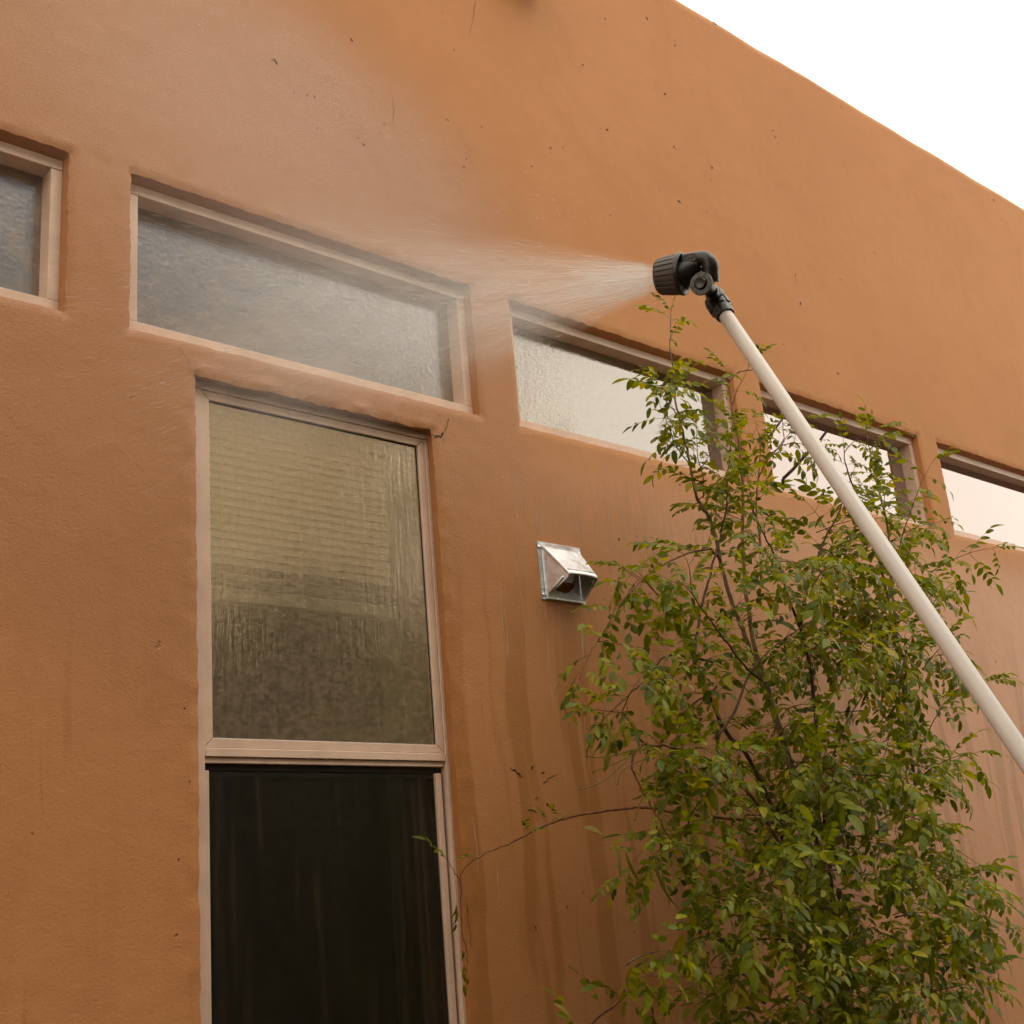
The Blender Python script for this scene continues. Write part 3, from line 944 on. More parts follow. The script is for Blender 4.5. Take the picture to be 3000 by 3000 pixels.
# elbow
DN = (-u_ * 0.99 + r_ * 0.05 + f_ * 0.05).normalized()
e0 = tO + AX * 0.004; e1 = tO - AX * 0.036
bend_c = e1
pts = [e0, tO - AX * 0.012, e1]
back = -AX
rb = 0.017
for k in range(1, 9):
    a = math.pi / 2 * k / 8
    pts.append(e1 + back * rb * math.sin(a) + DN * rb * (1 - math.cos(a)))
e2 = pts[-1]
pts.append(e2 + DN * 0.026)
e3 = pts[-1]
rr_ = [0.0125, 0.0125, 0.0128] + [0.0128 + 0.0022 * k / 8 for k in range(1, 9)] + [0.0150]
mb = MB(); mb.tube([L(p) for p in pts], rr_, 28); mb.build('elbow', M['black_plastic'], wand, smooth=50)
mb = MB(); mb.lathe([(-0.0006, 0.0140), (-0.0006, 0.0154), (0.0006, 0.0154), (0.0006, 0.0140)], L(e2 + DN * 0.004), DN, HS, 28); mb.build('elbow_seam', M['black_plastic'], wand, smooth=50)
# badge with raised lettering on the side of the elbow
bn = (-f_ - AX * (-f_).dot(AX)).normalized()
bn = (bn * 0.95 + HU * 0.12).normalized(); bn = (bn - AX * bn.dot(AX)).normalized()
bu = (-AX).cross(bn) * -1
if bu.dot(u_) < 0: bu = -bu
bcn = tO - AX * 0.0205 + bn * 0.0124
mb = MB(); prof = []
for k in range(24):
    th = 2 * math.pi * k / 24
    prof.append((0.0065 * (1 if math.cos(th) >= 0 else -1) + 0.0072 * math.cos(th), 0.0072 * math.sin(th)))
def place(u, v, w): return L(bcn) + (-AX) * u + bu * v + bn * w
vs = [place(u, v, -0.006) for u, v in prof] + [place(u, v, 0.0012) for u, v in prof] + [place(u * .92, v * .86, 0.0012) for u, v in prof] + [place(u * .92, v * .86, 0.0002) for u, v in prof]
fs = [(k + j * 24, (k + 1) % 24 + j * 24, (k + 1) % 24 + (j + 1) * 24, k + (j + 1) * 24) for j in range(3) for k in range(24)] + [tuple(72 + k for k in range(24))]
mb.add(vs, fs); mb.build('badge', M['black_plastic'], wand, smooth=40)
fc = bpy.data.curves.new('raised_lettering', 'FONT')
fc.body = 'Orbit'; fc.size = 0.0098; fc.extrude = 0.0006; fc.align_x = 'CENTER'; fc.align_y = 'CENTER'; fc.shear = 0.2; fc.offset = 0.0002; fc.resolution_u = 3
tmp = bpy.data.objects.new('tmp_text', fc); COL.objects.link(tmp)
dg = bpy.context.evaluated_depsgraph_get()
tm = bpy.data.meshes.new_from_object(tmp.evaluated_get(dg))
bpy.data.objects.remove(tmp)
tm.name = 'raised_lettering'
tm.materials.clear(); tm.materials.append(M['grey_plastic'])
to = bpy.data.objects.new('raised_lettering', tm); COL.objects.link(to); to.parent = wand
rot = Matrix((-AX, bu, (-AX).cross(bu))).transposed()
to.matrix_local = Matrix.Translation(place(0, 0, 0.0010)) @ rot.to_4x4()
# swivel: barrel, thumb knob, button
kc = far(2080, 848, (e3 + DN * 0.004 - CAM).length)
mb = MB(); mb.lathe([(-0.040, 0.0090), (-0.038, 0.0120), (-0.014, 0.0126), (-0.0135, 0.0120), (-0.0125, 0.0126), (0.034, 0.0126)], L(kc), KX, u_, 32); mb.build('swivel_barrel', M['black_plastic'], wand, smooth=40)
kp = kc + KX * 0.034
def knobrib(k, n, i): return 0.0
mb = MB(); mb.lathe([(0.0, 0.0135), (0.001, 0.0195), (0.004, 0.0205), (0.008, 0.0200), (0.0085, 0.0120), (0.002, 0.0112), (0.002, 0.002)], L(kp), KX, u_, 48); mb.build('thumb_knob', M['grey_plastic'], wand, smooth=35)
for k in range(8):
    th = 2 * math.pi * k / 8 + 0.35
    ku = (u_ - KX * u_.dot(KX)).normalized(); kw = KX.cross(ku)
    dr = ku * math.cos(th) + kw * math.sin(th); tg = KX.cross(dr)
    c0 = kp + KX * 0.0082 + dr * 0.0163
    mb = MB(); vs = []
    for a in (-1, 1):
        for b_ in (-1, 1):
            for c_ in (-1, 1):
                vs.append(L(c0 + dr * 0.0039 * a + tg * 0.00075 * b_ + KX * 0.0006 * c_))
    mb.add(vs, [(0, 1, 3, 2), (4, 6, 7, 5), (0, 4, 5, 1), (2, 3, 7, 6), (0, 2, 6, 4), (1, 5, 7, 3)])
    mb.build('knob_notch', M['black_plastic'], wand)
mb = MB(); mb.lathe([(0.0, 0.0102), (0.0105, 0.0100), (0.0118, 0.0088), (0.0108, 0.005), (0.0098, 0.001)], L(kp), KX, u_, 32); mb.build('knob_button', M['black_plastic'], wand, smooth=40)
# lower arm and locking nut
na = kc + PD * 0.004
def nutrib(k, n, i):
    return (0.0016 if (k * 8 / n) % 1.0 < 0.55 else 0.0) if 1 <= i <= 3 else 0.0
nb_ = na + PD * 0.022
# the nut sits on the pole's axis
nb_ = pA - PD * 0.030
mb = MB(); mb.lathe([(-0.026, 0.0125), (-0.018, 0.0175), (-0.006, 0.0195), (0.010, 0.0192), (0.0115, 0.0185), (0.020, 0.0180), (0.029, 0.0162), (0.0300, 0.0125)], L(nb_), PD, KX, 96, nutrib); mb.build('locking_nut', M['black_plastic'], wand, smooth=30)
mb = MB(); mb.tube([L(na), L(nb_ - PD * 0.016)], [0.0120, 0.0145], 24); mb.build('lower_arm', M['black_plastic'], wand, smooth=40)
# pole
PL = 1.30
def onp(t): return pA - PD * 0.004 + PD * t
PR = 0.01275
mb = MB(); mb.tube([L(onp(t)) for t in np.linspace(0, PL, 14)], [PR] * 14, 40); mb.build('pole', M['white_pole'], wand, smooth=50)
su = (r_ * 0.9 + u_ * 0.35); su = (su - PD * su.dot(PD)).normalized()
for t in (0.008, 0.222, 0.357, 0.50):
    c0 = onp(t) + (su * 0.93 - f_ * 0.36).normalized() * PR
    mb = MB(); mb.tube([L(c0 - PD * 0.0042), L(c0), L(c0 + PD * 0.0042)], [0.0004, 0.0013, 0.0004], 8); mb.build('pole_slot', M['black_plastic'], wand)
mb = MB(); mb.lathe([(0, 0.014), (0.004, 0.0175), (0.02, 0.018), (0.24, 0.019), (0.25, 0.016)], L(onp(PL - 0.005)), PD, KX, 32); mb.build('hand_grip', M['black_plastic'], wand, smooth=40)
h0 = onp(PL + 0.24)
hp = [h0, h0 + PD * 0.15, Vector((h0.x + 0.05, h0.y - 0.25, 0.35)), Vector((h0.x + 0.2, h0.y - 0.35, 0.03)), Vector((h0.x + 0.6, h0.y - 0.4, 0.02)), Vector((h0.x + 1.3, h0.y - 0.1, 0.02)), Vector((h0.x + 2.5, h0.y + 0.2, 0.02))]


def catmull(P, sub=6):
    P = [Vector(p) for p in P]
    Q = [P[0] * 2 - P[1]] + P + [P[-1] * 2 - P[-2]]
    out = []
    for i in range(1, len(Q) - 2):
        a, b_, c, d = Q[i - 1], Q[i], Q[i + 1], Q[i + 2]
        for k in range(sub):
            t = k / sub
            out.append(0.5 * ((2 * b_) + (c - a) * t + (2 * a - 5 * b_ + 4 * c - d) * t * t + (3 * b_ - a - 3 * c + d) * t ** 3))
    out.append(P[-1])
    return out


mb = MB(); mb.tube([L(p) for p in catmull(hp, 8)], 0.009, 10); mb.build('hose', M['rubber'], wand, smooth=True)

# ------------------------------------------------------------------ water: jets, drops and mist
SO = PB + AX * 0.042
spray = MB()
for k in range(4200):
    th = rng.uniform(0, 2 * math.pi); q = math.sqrt(rng.random())
    o0 = SO + (HU * math.cos(th) + HS * math.sin(th)) * 0.022 * q
    sp_ = 0.30 * q * (0.5 + 0.7 * rng.random())
    d = (AX + (HU * math.cos(th) + HS * math.sin(th)) * sp_).normalized()
    hit = -o0.y / d.y - 0.03
    s0_ = rng.random() ** 1.3 * min(1.25, hit)
    ln = rng.uniform(0.012, 0.05) * (1 if s0_ > 0.15 else 1.5)
    p0 = o0 + d * s0_; p1 = o0 + d * min(s0_ + ln, hit)
    w_ = rng.uniform(0.00012, 0.00034)
    side = d.orthogonal().normalized()
    s2 = d.cross(side)
    spray.add([p0, (p0 + p1) / 2 + side * w_, (p0 + p1) / 2 - side * w_ * .5 + s2 * w_ * .86, (p0 + p1) / 2 - side * w_ * .5 - s2 * w_ * .86, p1],
              [(0, 2, 1), (0, 3, 2), (0, 1, 3), (4, 1, 2), (4, 2, 3), (4, 3, 1)])
for k in range(420):
    th = rng.uniform(0, 2 * math.pi); q = math.sqrt(rng.random())
    d = (AX + (HU * math.cos(th) + HS * math.sin(th)) * 0.36 * q * (0.4 + 0.8 * rng.random())).normalized()
    t_ = rng.uniform(0.08, 1.2); p0 = SO + d * t_ - Vector((0, 0, 0.05 * t_ * t_ * rng.random()))
    if p0.y > -0.03: continue
    w_ = rng.uniform(0.0004, 0.0011) * (1.6 if rng.random() < 0.12 else 1)
    spray.add([p0 + d * w_ * 1.6, p0 + HU * w_, p0 + HS * w_, p0 - HU * w_, p0 - HS * w_, p0 - d * w_ * 1.6],
              [(0, 1, 2), (0, 2, 3), (0, 3, 4), (0, 4, 1), (5, 2, 1), (5, 3, 2), (5, 4, 3), (5, 1, 4)])
o = spray.build('water_spray', M['drop'], None, recalc=False)
tag(o, 'fine jets of water fanning out of the black nozzle', 'water spray', kind='stuff')

# mist: a cone of thinning droplets from the nozzle to the wall
m = Mat('spray_mist')
oc = m.obj()
x, y, z = m.xyz(oc)
zc = m.math('ADD', z, 0.075)
ux, uy = m.math('DIVIDE', x, zc), m.math('DIVIDE', y, zc)
rr_ = m.math('SQRT', m.math('ADD', m.math('MULTIPLY', ux, ux), m.math('MULTIPLY', uy, uy)))
cb = m.n('CombineXYZ'); m.put(cb.inputs[0], ux); m.put(cb.inputs[1], uy); m.put(cb.inputs[2], m.math('MULTIPLY', z, 0.5))
jet = m.noise(cb.outputs[0], 16, 4, 0.65)
prof_ = m.math('MULTIPLY', m.ramp(rr_, 0.38, 0.06), m.ramp(jet, 0.30, 0.75, 0.25, 1.7))
fall = m.math('ADD', m.math('DIVIDE', 0.62, m.math('POWER', m.math('ADD', z, 0.10), 1.5)), 0.0)
endf = m.ramp(z, 1.18, 0.75)
den = m.math('MULTIPLY', m.math('MULTIPLY', prof_, fall), m.math('MULTIPLY', endf, 1.25))
pv = m.n('VolumePrincipled'); m.put(pv.inputs['Color'], (0.97, 0.97, 0.97)); m.put(pv.inputs['Density'], den); pv.inputs['Anisotropy'].default_value = 0.2
M['mist_cone'] = m.done(pv.outputs[0], vol=True)
mb = MB(); mb.lathe([(0.0, 0.028), (1.18, 0.47)], (0, 0, 0), (0, 0, 1), (1, 0, 0), 32)
o = mb.build('water_mist', M['mist_cone'])
o.matrix_world = Matrix.Translation(SO) @ Matrix((HU, AX.cross(HU), AX)).transposed().to_4x4()
tag(o, 'white cone of mist spreading from the nozzle', 'mist', kind='stuff')

# spray rebounding off the wall and windows
m = Mat('rebound_mist')
oc = m.obj()
x, y, z = m.xyz(oc)
nn = m.noise(oc, 3.2, 4, 0.6)
rr_ = m.n('VectorMath', operation='LENGTH'); m.put(rr_.inputs[0], oc)
bell = m.ramp(m.math('ADD', rr_.outputs['Value'], m.math('MULTIPLY', m.math('SUBTRACT', nn, 0.5), 0.5)), 1.0, 0.0)
den = m.math('MULTIPLY', bell, 0.40)
pv = m.n('VolumePrincipled'); m.put(pv.inputs['Color'], (0.97, 0.96, 0.96)); m.put(pv.inputs['Density'], den)
M['mist_wall'] = m.done(pv.outputs[0], vol=True)
bm = bmesh.new(); bmesh.ops.create_icosphere(bm, subdivisions=3, radius=1.0)
me = bpy.data.meshes.new('rebound_mist'); bm.to_mesh(me); bm.free(); me.materials.append(M['mist_wall'])
o = bpy.data.objects.new('rebound_mist', me); COL.objects.link(o)
o.location = (1.42, -0.34, 3.30); o.scale = (1.0, 0.31, 0.56); o.rotation_euler = (0, rad(14), 0)
tag(o, 'pale haze of drops drifting off the left transom window', 'mist', kind='stuff')

# rivulets and beads on the wall
wt = MB()
def rivulet(x0, z0, ln, wid, lean):
    pts = []; n = max(4, int(ln / 0.035)); xx = x0; ph = rng.uniform(0, 6)
    for i in range(n + 1):
        zz_ = z0 - ln * i / n
        xx += rng.uniform(-1, 1) * 0.0042 + lean * ln / n
        pts.append(Vector((xx, 0, zz_)))
    vs = []; fs = []
    for i, p in enumerate(pts):
        w_ = wid * (0.5 + 0.7 * rng.random()) * (0.35 if i in (0, n) else 1) * (1.6 if i == n - 1 else 1)
        yb = relief_y(p.x, p.z)
        vs += [(p.x - w_, yb - 0.0004, p.z), (p.x, yb - 0.0004 - w_ * 0.9, p.z), (p.x + w_, yb - 0.0004, p.z)]
    for i in range(n):
        for k in (0, 1):
            a = i * 3 + k; fs.append((a, a + 3, a + 4, a + 1))
    wt.add(vs, fs)
def clear(x0, z0, z1):
    for (a, c, d, e) in OPEN:
        if a - .01 < x0 < c + .01 and not (z0 < d or z1 > e): return False
    return True
for k in range(260):
    p = at(rng.uniform(1500, 2300), rng.uniform(1330, 1720), 0)
    if p.z > 2.94 or (VX0 - .03 < p.x < VX1 + .03 and p.z < 2.66): continue
    ln = rng.uniform(0.08, 0.34)
    if VX0 - .03 < p.x < VX1 + .03 and p.z - ln < 2.64: ln = p.z - 2.64
    if ln < .06: continue
    rivulet(p.x, p.z, ln, rng.uniform(0.0004, 0.0009), rng.uniform(-.02, .05))
for k in range(7):
    x0 = rng.uniform(2.06, 2.6); z0 = rng.uniform(1.7, 2.5)
    if VX0 - .03 < x0 < VX1 + .03 and z0 > 2.43: continue
    rivulet(x0, z0, rng.uniform(.1, .4), rng.uniform(.0006, .0014), 0)
rivulet(VX1 - 0.018, VZ0 - 0.002, 0.17, 0.0021, 0.0)
rivulet(VX0 + 0.016, VZ0 - 0.004, 0.30, 0.0011, 0.01)
o = wt.build('water_rivulets', M['trickle'], None, smooth=True, recalc=False)
tag(o, 'thin rivulets of water running down the stucco below the windows', 'water', kind='stuff')

bd = MB()
def bead(x_, y_, z_, s_):
    vs = [(x_, y_ - s_ * .7, z_ + s_ * .1)]
    for k in range(6):
        th = math.pi / 3 * k
        vs.append((x_ + s_ * math.cos(th), y_, z_ + s_ * math.sin(th) * 1.25))
    bd.add(vs, [(0, 1 + (k + 1) % 6, 1 + k) for k in range(6)])
arcp = [(500, 90), (680, 60), (860, 110), (960, 250), (1080, 330), (1250, 410), (1450, 520), (1600, 600), (1700, 720), (1780, 850), (1850, 930)]
for k in range(900):
    t = rng.random() * (len(arcp) - 1); i = int(t); f = t - i
    px = arcp[i][0] * (1 - f) + arcp[i + 1][0] * f; py = arcp[i][1] * (1 - f) + arcp[i + 1][1] * f
    g1, g2 = rng.gauss(0, 55), rng.gauss(0, 55)
    p = at(px + g1, py + g2, 0)
    if any(a < p.x < c and d < p.z < e for a, c, d, e in OPEN): continue
    bead(p.x, relief_y(p.x, p.z) - .0003, p.z, rng.uniform(.0006, .0014))
for k in range(1500):
    p = at(rng.uniform(1430, 2300), rng.uniform(1260, 1800), 0)
    if any(a < p.x < c and d < p.z < e for a, c, d, e in OPEN) or (VX0 < p.x < VX1 and VZ0 < p.z < VZ1): continue
    bead(p.x, relief_y(p.x, p.z) - .0003, p.z, rng.uniform(.0006, .0015))
# beads clinging to the panes and hanging from the rails
for k in range(1500):
    x_, z_ = rng.uniform(1.39, 2.01), rng.uniform(2.05, 2.84)
    bead(x_, 0.0425, z_, rng.uniform(.0005, .0014))
for k in range(40):
    bead(rng.uniform(1.37, 2.03), 0.0305, rng.choice((2.0035, 1.9895, 2.003)), rng.uniform(.0012, .0026))
for k in range(1300):
    bead(rng.uniform(1.2, 2.18), 0.0875, rng.uniform(3.02, 3.33), rng.uniform(.0006, .0020))
for k in range(900):
    bead(2.41 + rng.random() ** 1.7 * .7, 0.0875, rng.uniform(3.02, 3.33), rng.uniform(.0005, .0013))
o = bd.build('water_beads', M['bead'], None, smooth=True, recalc=False)
tag(o, 'tiny water beads scattered over stucco and window glass', 'water', kind='stuff')

# ------------------------------------------------------------------ shrub against the wall
prng = random.Random(23)


def leaflet(mb, P, d, nrm, ln, wd, droop, fold):
    """a pointed toothed leaflet: folded blade curving down along its length"""
    d = d.normalized(); s_ = nrm.cross(d).normalized(); nn_ = d.cross(s_)
    prof = [(0.0, 0.04), (0.18, 0.70), (0.44, 1.0), (0.68, 0.84), (0.88, 0.48), (1.0, 0.0)]
    mid = []; lf = []; rt = []
    for t, w_ in prof:
        c = P + d * ln * t - nn_ * droop * ln * t * t
        mid.append(c)
        lf.append(c + s_ * wd * w_ * .5 + nn_ * fold * wd * w_ * .5)
        rt.append(c - s_ * wd * w_ * .5 + nn_ * fold * wd * w_ * .5)
    n = len(prof)
    vs = mid + lf[1:-1] + rt[1:-1]
    def Li(i): return 0 if i == 0 else (n - 1 if i == n - 1 else n + i - 1)
    def Ri(i): return 0 if i == 0 else (n - 1 if i == n - 1 else n + (n - 2) + i - 1)
    fs = []
    for i in range(n - 1):
        for S_ in (Li, Ri):
            q = [i, i + 1, S_(i + 1), S_(i)]
            q2 = []
            for v in q:
                if v not in q2: q2.append(v)
            if len(q2) >= 3: fs.append(tuple(q2 if S_ is Li else q2[::-1]))
    mb.add(vs, fs)


def leaf_variant(seed):
    q = random.Random(seed)
    mb = MB()
    npair = q.choice((2, 3, 3, 4, 4, 5))
    Lr = q.uniform(0.085, 0.13) * (0.8 + 0.1 * npair)
    bend = q.uniform(0.05, 0.5)
    sway = q.uniform(-0.25, 0.25)
    def rp(t): return Vector((Lr * t * (1 - 0.15 * bend * t), sway * Lr * t * t, -bend * Lr * t * t))
    pts = [rp(t) for t in (0, .25, .5, .75, 1)]
    mb.tube(pts, [0.0010, .0009, .0008, .0007, .0005], 3, cap=False)
    ls = q.uniform(0.034, 0.054)
    for k in range(npair):
        t = 0.34 + 0.60 * k / max(1, npair - 0.4)
        tg = (rp(min(1, t + .05)) - rp(t - .05)).normalized()
        for s_ in (-1, 1):
            side = Vector((0, s_, 0))
            d = (tg * q.uniform(.45, .85) + side * q.uniform(.8, 1.0) + Vector((0, 0, q.uniform(-.55, .15))))
            nr = Vector((q.uniform(-.3, .3), q.uniform(-.5, .5), 1))
            sz = ls * (0.72 + 0.3 * k / npair) * q.uniform(.8, 1.12)
            leaflet(mb, rp(t), d, nr, sz, sz * q.uniform(.46, .60), q.uniform(.05, .45), q.uniform(.1, .5))
    tg = (rp(1) - rp(.9)).normalized()
    leaflet(mb, rp(1), tg + Vector((0, q.uniform(-.2, .2), q.uniform(-.3, .1))), Vector((0, q.uniform(-.4, .4), 1)), ls * 1.2, ls * .52, q.uniform(.1, .4), q.uniform(.1, .4))
    me = bpy.data.meshes.new('leaf')
    me.from_pydata([tuple(v) for v in mb.v], [], mb.f)
    me.materials.append(M['leaf'])
    me.polygons.foreach_set('use_smooth', [True] * len(me.polygons))
    return me, mb


LV = [leaf_variant(100 + k) for k in range(14)]

STEMS = [  # (photograph trace root->tip, depth in front of wall root->tip, root radius, bark, leafy-from fraction)
    ([(2480, 3100), (2400, 2600), (2300, 2200), (2214, 1955), (2183, 1862), (2147, 1774), (2116, 1666), (2085, 1531), (2059, 1490), (2038, 1447), (2023, 1370), (2005, 1282), (1981, 1188), (1974, 1095), (1963, 1018), (1966, 930)], (-.30, -.34), .0085, 'bark', .50),
    ([(2500, 3100), (2430, 2600), (2320, 2250), (2250, 2020), (2209, 1888), (2194, 1790), (2180, 1700), (2176, 1560), (2173, 1380), (2155, 1250), (2144, 1188), (2134, 1116), (2128, 1085)], (-.26, -.30), .0095, 'bark', .45),
    ([(2420, 3100), (2300, 2480), (2194, 2225), (2142, 2162), (2111, 2116), (2059, 1997), (2038, 1955), (2033, 1914), (2049, 1810), (2069, 1722), (2095, 1629), (2126, 1500), (2131, 1406), (2143, 1276), (2146, 1240)], (-.36, -.42), .0070, 'bark_dark', .4),
    ([(2134, 1116), (2150, 1100), (2170, 1089), (2205, 1083), (2240, 1090)], (-.30, -.31), .0040, 'bark_red', 1.2),
    ([(2400, 2300), (2380, 2000), (2354, 1873), (2333, 1810), (2307, 1743), (2276, 1640), (2230, 1552), (2205, 1480), (2190, 1400)], (-.40, -.46), .0055, 'bark_dark', .3),
    ([(2349, 1836), (2349, 1790), (2380, 1676), (2411, 1593), (2452, 1510), (2480, 1440), (2500, 1380)], (-.42, -.5), .0050, 'bark_dark', .25),
    ([(2110, 1640), (2075, 1609), (1992, 1629), (1914, 1671), (1852, 1728), (1800, 1790), (1764, 1857), (1728, 1914), (1699, 1990)], (-.38, -.50), .0036, 'bark_red', .25),
    ([(2040, 1940), (2018, 1873), (1992, 1821), (1945, 1764), (1883, 1692), (1862, 1670)], (-.42, -.44), .0034, 'bark_red', .3),
    ([(2111, 1945), (2020, 1925), (1945, 1924), (1904, 1981), (1852, 2028), (1790, 2085), (1760, 2110)], (-.44, -.52), .0034, 'bark_dark', .15),
    ([(2100, 2010), (2085, 2028), (2023, 2069), (1990, 2130), (1975, 2190), (1960, 2230)], (-.42, -.46), .0034, 'bark_dark', .2),
    ([(2300, 2500), (2200, 2330), (2121, 2271), (2059, 2235), (1992, 2199), (1945, 2183), (1888, 2178), (1831, 2095), (1790, 2085), (1743, 2080)], (-.46, -.55), .0050, 'bark_red', .35),
    ([(1888, 2178), (1857, 2209), (1852, 2245), (1878, 2309), (1914, 2371), (1945, 2428), (1976, 2469), (2010, 2500)], (-.54, -.56), .0032, 'bark_red', .5),
    ([(2330, 2420), (2230, 2405), (2126, 2397), (2018, 2386), (1914, 2368), (1862, 2366), (1759, 2379), (1655, 2399), (1578, 2428), (1500, 2467), (1432, 2495), (1380, 2526), (1354, 2557), (1346, 2573)], (-.36, -.06), .0046, 'bark_red', .0),
    ([(1346, 2573), (1349, 2593), (1350, 2655), (1354, 2723), (1364, 2769), (1370, 2821), (1362, 2870)], (-.06, -.03), .0016, 'bark_dark', 1.2),
    ([(1346, 2573), (1334, 2560), (1323, 2538), (1310, 2520)], (-.06, -.07), .0016, 'bark_red', 1.2),
    ([(2520, 2560), (2447, 2547), (2328, 2549), (2225, 2536), (2121, 2511), (2060, 2480), (1990, 2468)], (-.52, -.60), .0034, 'bark_red', .15),
    ([(2520, 2665), (2432, 2661), (2225, 2648), (2121, 2637), (2070, 2620)], (-.5, -.56), .0032, 'bark_dark', .2),
    ([(2530, 2770), (2437, 2759), (2276, 2751), (2126, 2754), (2050, 2740)], (-.48, -.55), .0032, 'bark_dark', .2),
    ([(2440, 2700), (2432, 2531), (2416, 2407), (2421, 2304), (2447, 2200), (2458, 2168), (2500, 2080), (2560, 1990)], (-.34, -.40), .0060, 'bark_dark', .3),
    ([(1640, 3120), (1733, 3000), (1805, 2940), (1836, 2894), (1873, 2852), (1914, 2821), (1960, 2790)], (-.30, -.40), .0036, 'bark_red', .1),
    ([(2100, 2160), (2152, 2085), (2188, 1992), (2225, 1935), (2276, 1888), (2349, 1836), (2420, 1790), (2500, 1740)], (-.50, -.44), .0040, 'bark_dark', .2),
    ([(2400, 3050), (2225, 2966), (2142, 2919), (2080, 2880)], (-.34, -.42), .0036, 'bark', .2),
    ([(2442, 1850), (2442, 1707), (2476, 1629), (2500, 1560), (2530, 1480)], (-.46, -.46), .0036, 'bark_dark', .15),
    ([(2640, 2000), (2590, 1700), (2520, 1480), (2480, 1370), (2470, 1300)], (-.40, -.46), .0050, 'bark', .45),
    ([(2680, 2300), (2620, 1800), (2600, 1550), (2560, 1380), (2540, 1280)], (-.36, -.44), .0055, 'bark', .35),
    ([(2240, 2000), (2190, 1960), (2120, 1870), (2060, 1790), (2010, 1720), (1960, 1700)], (-.52, -.56), .0034, 'bark_dark', .3),
    ([(2230, 1700), (2228, 1600), (2215, 1500), (2222, 1400), (2228, 1330), (2240, 1280), (2290, 1250)], (-.34, -.36), .0034, 'bark_red', .25),
    ([(2222, 1400), (2260, 1330), (2310, 1300), (2360, 1330)], (-.36, -.42), .0024, 'bark_red', .2),
    ([(2059, 1460), (2060, 1400), (2044, 1330), (2040, 1260)], (-.34, -.40), .0022, 'bark_red', .1),
    ([(1985, 1215), (1955, 1180), (1930, 1140), (1925, 1120)], (-.34, -.40), .0018, 'bark_red', .1),
    ([(2020, 1360), (1985, 1310), (1960, 1250), (1935, 1190)], (-.34, -.42), .0020, 'bark_red', .1),
]
shrub_base = at(2330, 3000, -.35); shrub_base.z = 0
shrub = empty('flowering_shrub', shrub_base)
tag(shrub, 'leafy green shrub with slender stems and seed pods growing against the wall', 'shrub')
BV = Vector(shrub_base)
LEAVES = []     # (matrix, variant)


def add_leaf(P, d, size=1.0, roll=None):
    d = d.normalized()
    up = Vector((prng.uniform(-.5, .5), prng.uniform(-.9, .2), 1.0))
    z_ = (up - d * up.dot(d)).normalized()
    y_ = z_.cross(d)
    Mx = Matrix((d, y_, z_)).transposed().to_4x4()
    Mx = Matrix.Translation(P) @ Mx @ Matrix.Diagonal((size, size, size, 1))
    LEAVES.append((Mx, prng.randrange(len(LV))))


def leafy(pts, frm, spacing, size, outward=Vector((0, -0.35, 0)), droop=0.0, tip=True):
    tot = sum((b_ - a).length for a, b_ in zip(pts[:-1], pts[1:]))
    acc = 0; nxt = tot * frm + prng.uniform(0, spacing); ph = prng.uniform(0, 6.28)
    for a, b_ in zip(pts[:-1], pts[1:]):
        sl = (b_ - a).length
        while nxt <= acc + sl and sl > 0:
            P = a.lerp(b_, (nxt - acc) / sl); t = (b_ - a).normalized()
            s_ = t.orthogonal().normalized(); w_ = t.cross(s_)
            ph += 1.57 + prng.uniform(-.4, .4)
            for q in (0, math.pi):
                if prng.random() < 0.12: continue
                side = s_ * math.cos(ph + q) + w_ * math.sin(ph + q)
                d = t * prng.uniform(.2, .7) + side + outward + Vector((0, 0, prng.uniform(-.3, .35) - droop))
                f = nxt / tot
                add_leaf(P, d, size * prng.uniform(.7, 1.12) * (1.0 - 0.35 * max(0, f - .75) / .25))
            nxt += spacing * prng.uniform(.75, 1.3)
        acc += sl
    if tip:
        t = (pts[-1] - pts[-2]).normalized()
        for k in range(2): add_leaf(pts[-1], t + Vector((prng.uniform(-.4, .4), prng.uniform(-.4, .2), prng.uniform(-.2, .4))), size * .6)


TWIGS = []


def twig(P, d, ln, r, size, spacing=0.042, droop=.15, frm=.12, mat='bark_red'):
    pts = [P]; d = d.normalized(); n = 6
    for k in range(n):
        d = (d + Vector((prng.uniform(-.16, .16), prng.uniform(-.16, .16), prng.uniform(-.12, .12) - droop * .25))).normalized()
        q = pts[-1] + d * ln / n
        if q.y > -.05: q.y = -.05 - prng.random() * .03
        pts.append(q)
    mb = MB(); mb.tube([p - BV for p in pts], [r * (1 - .75 * k / n) for k in range(n + 1)], 5)
    mb.build('twig', M[mat], shrub, smooth=True, recalc=False)
    leafy(pts, frm, spacing, size, droop=droop)
    return pts


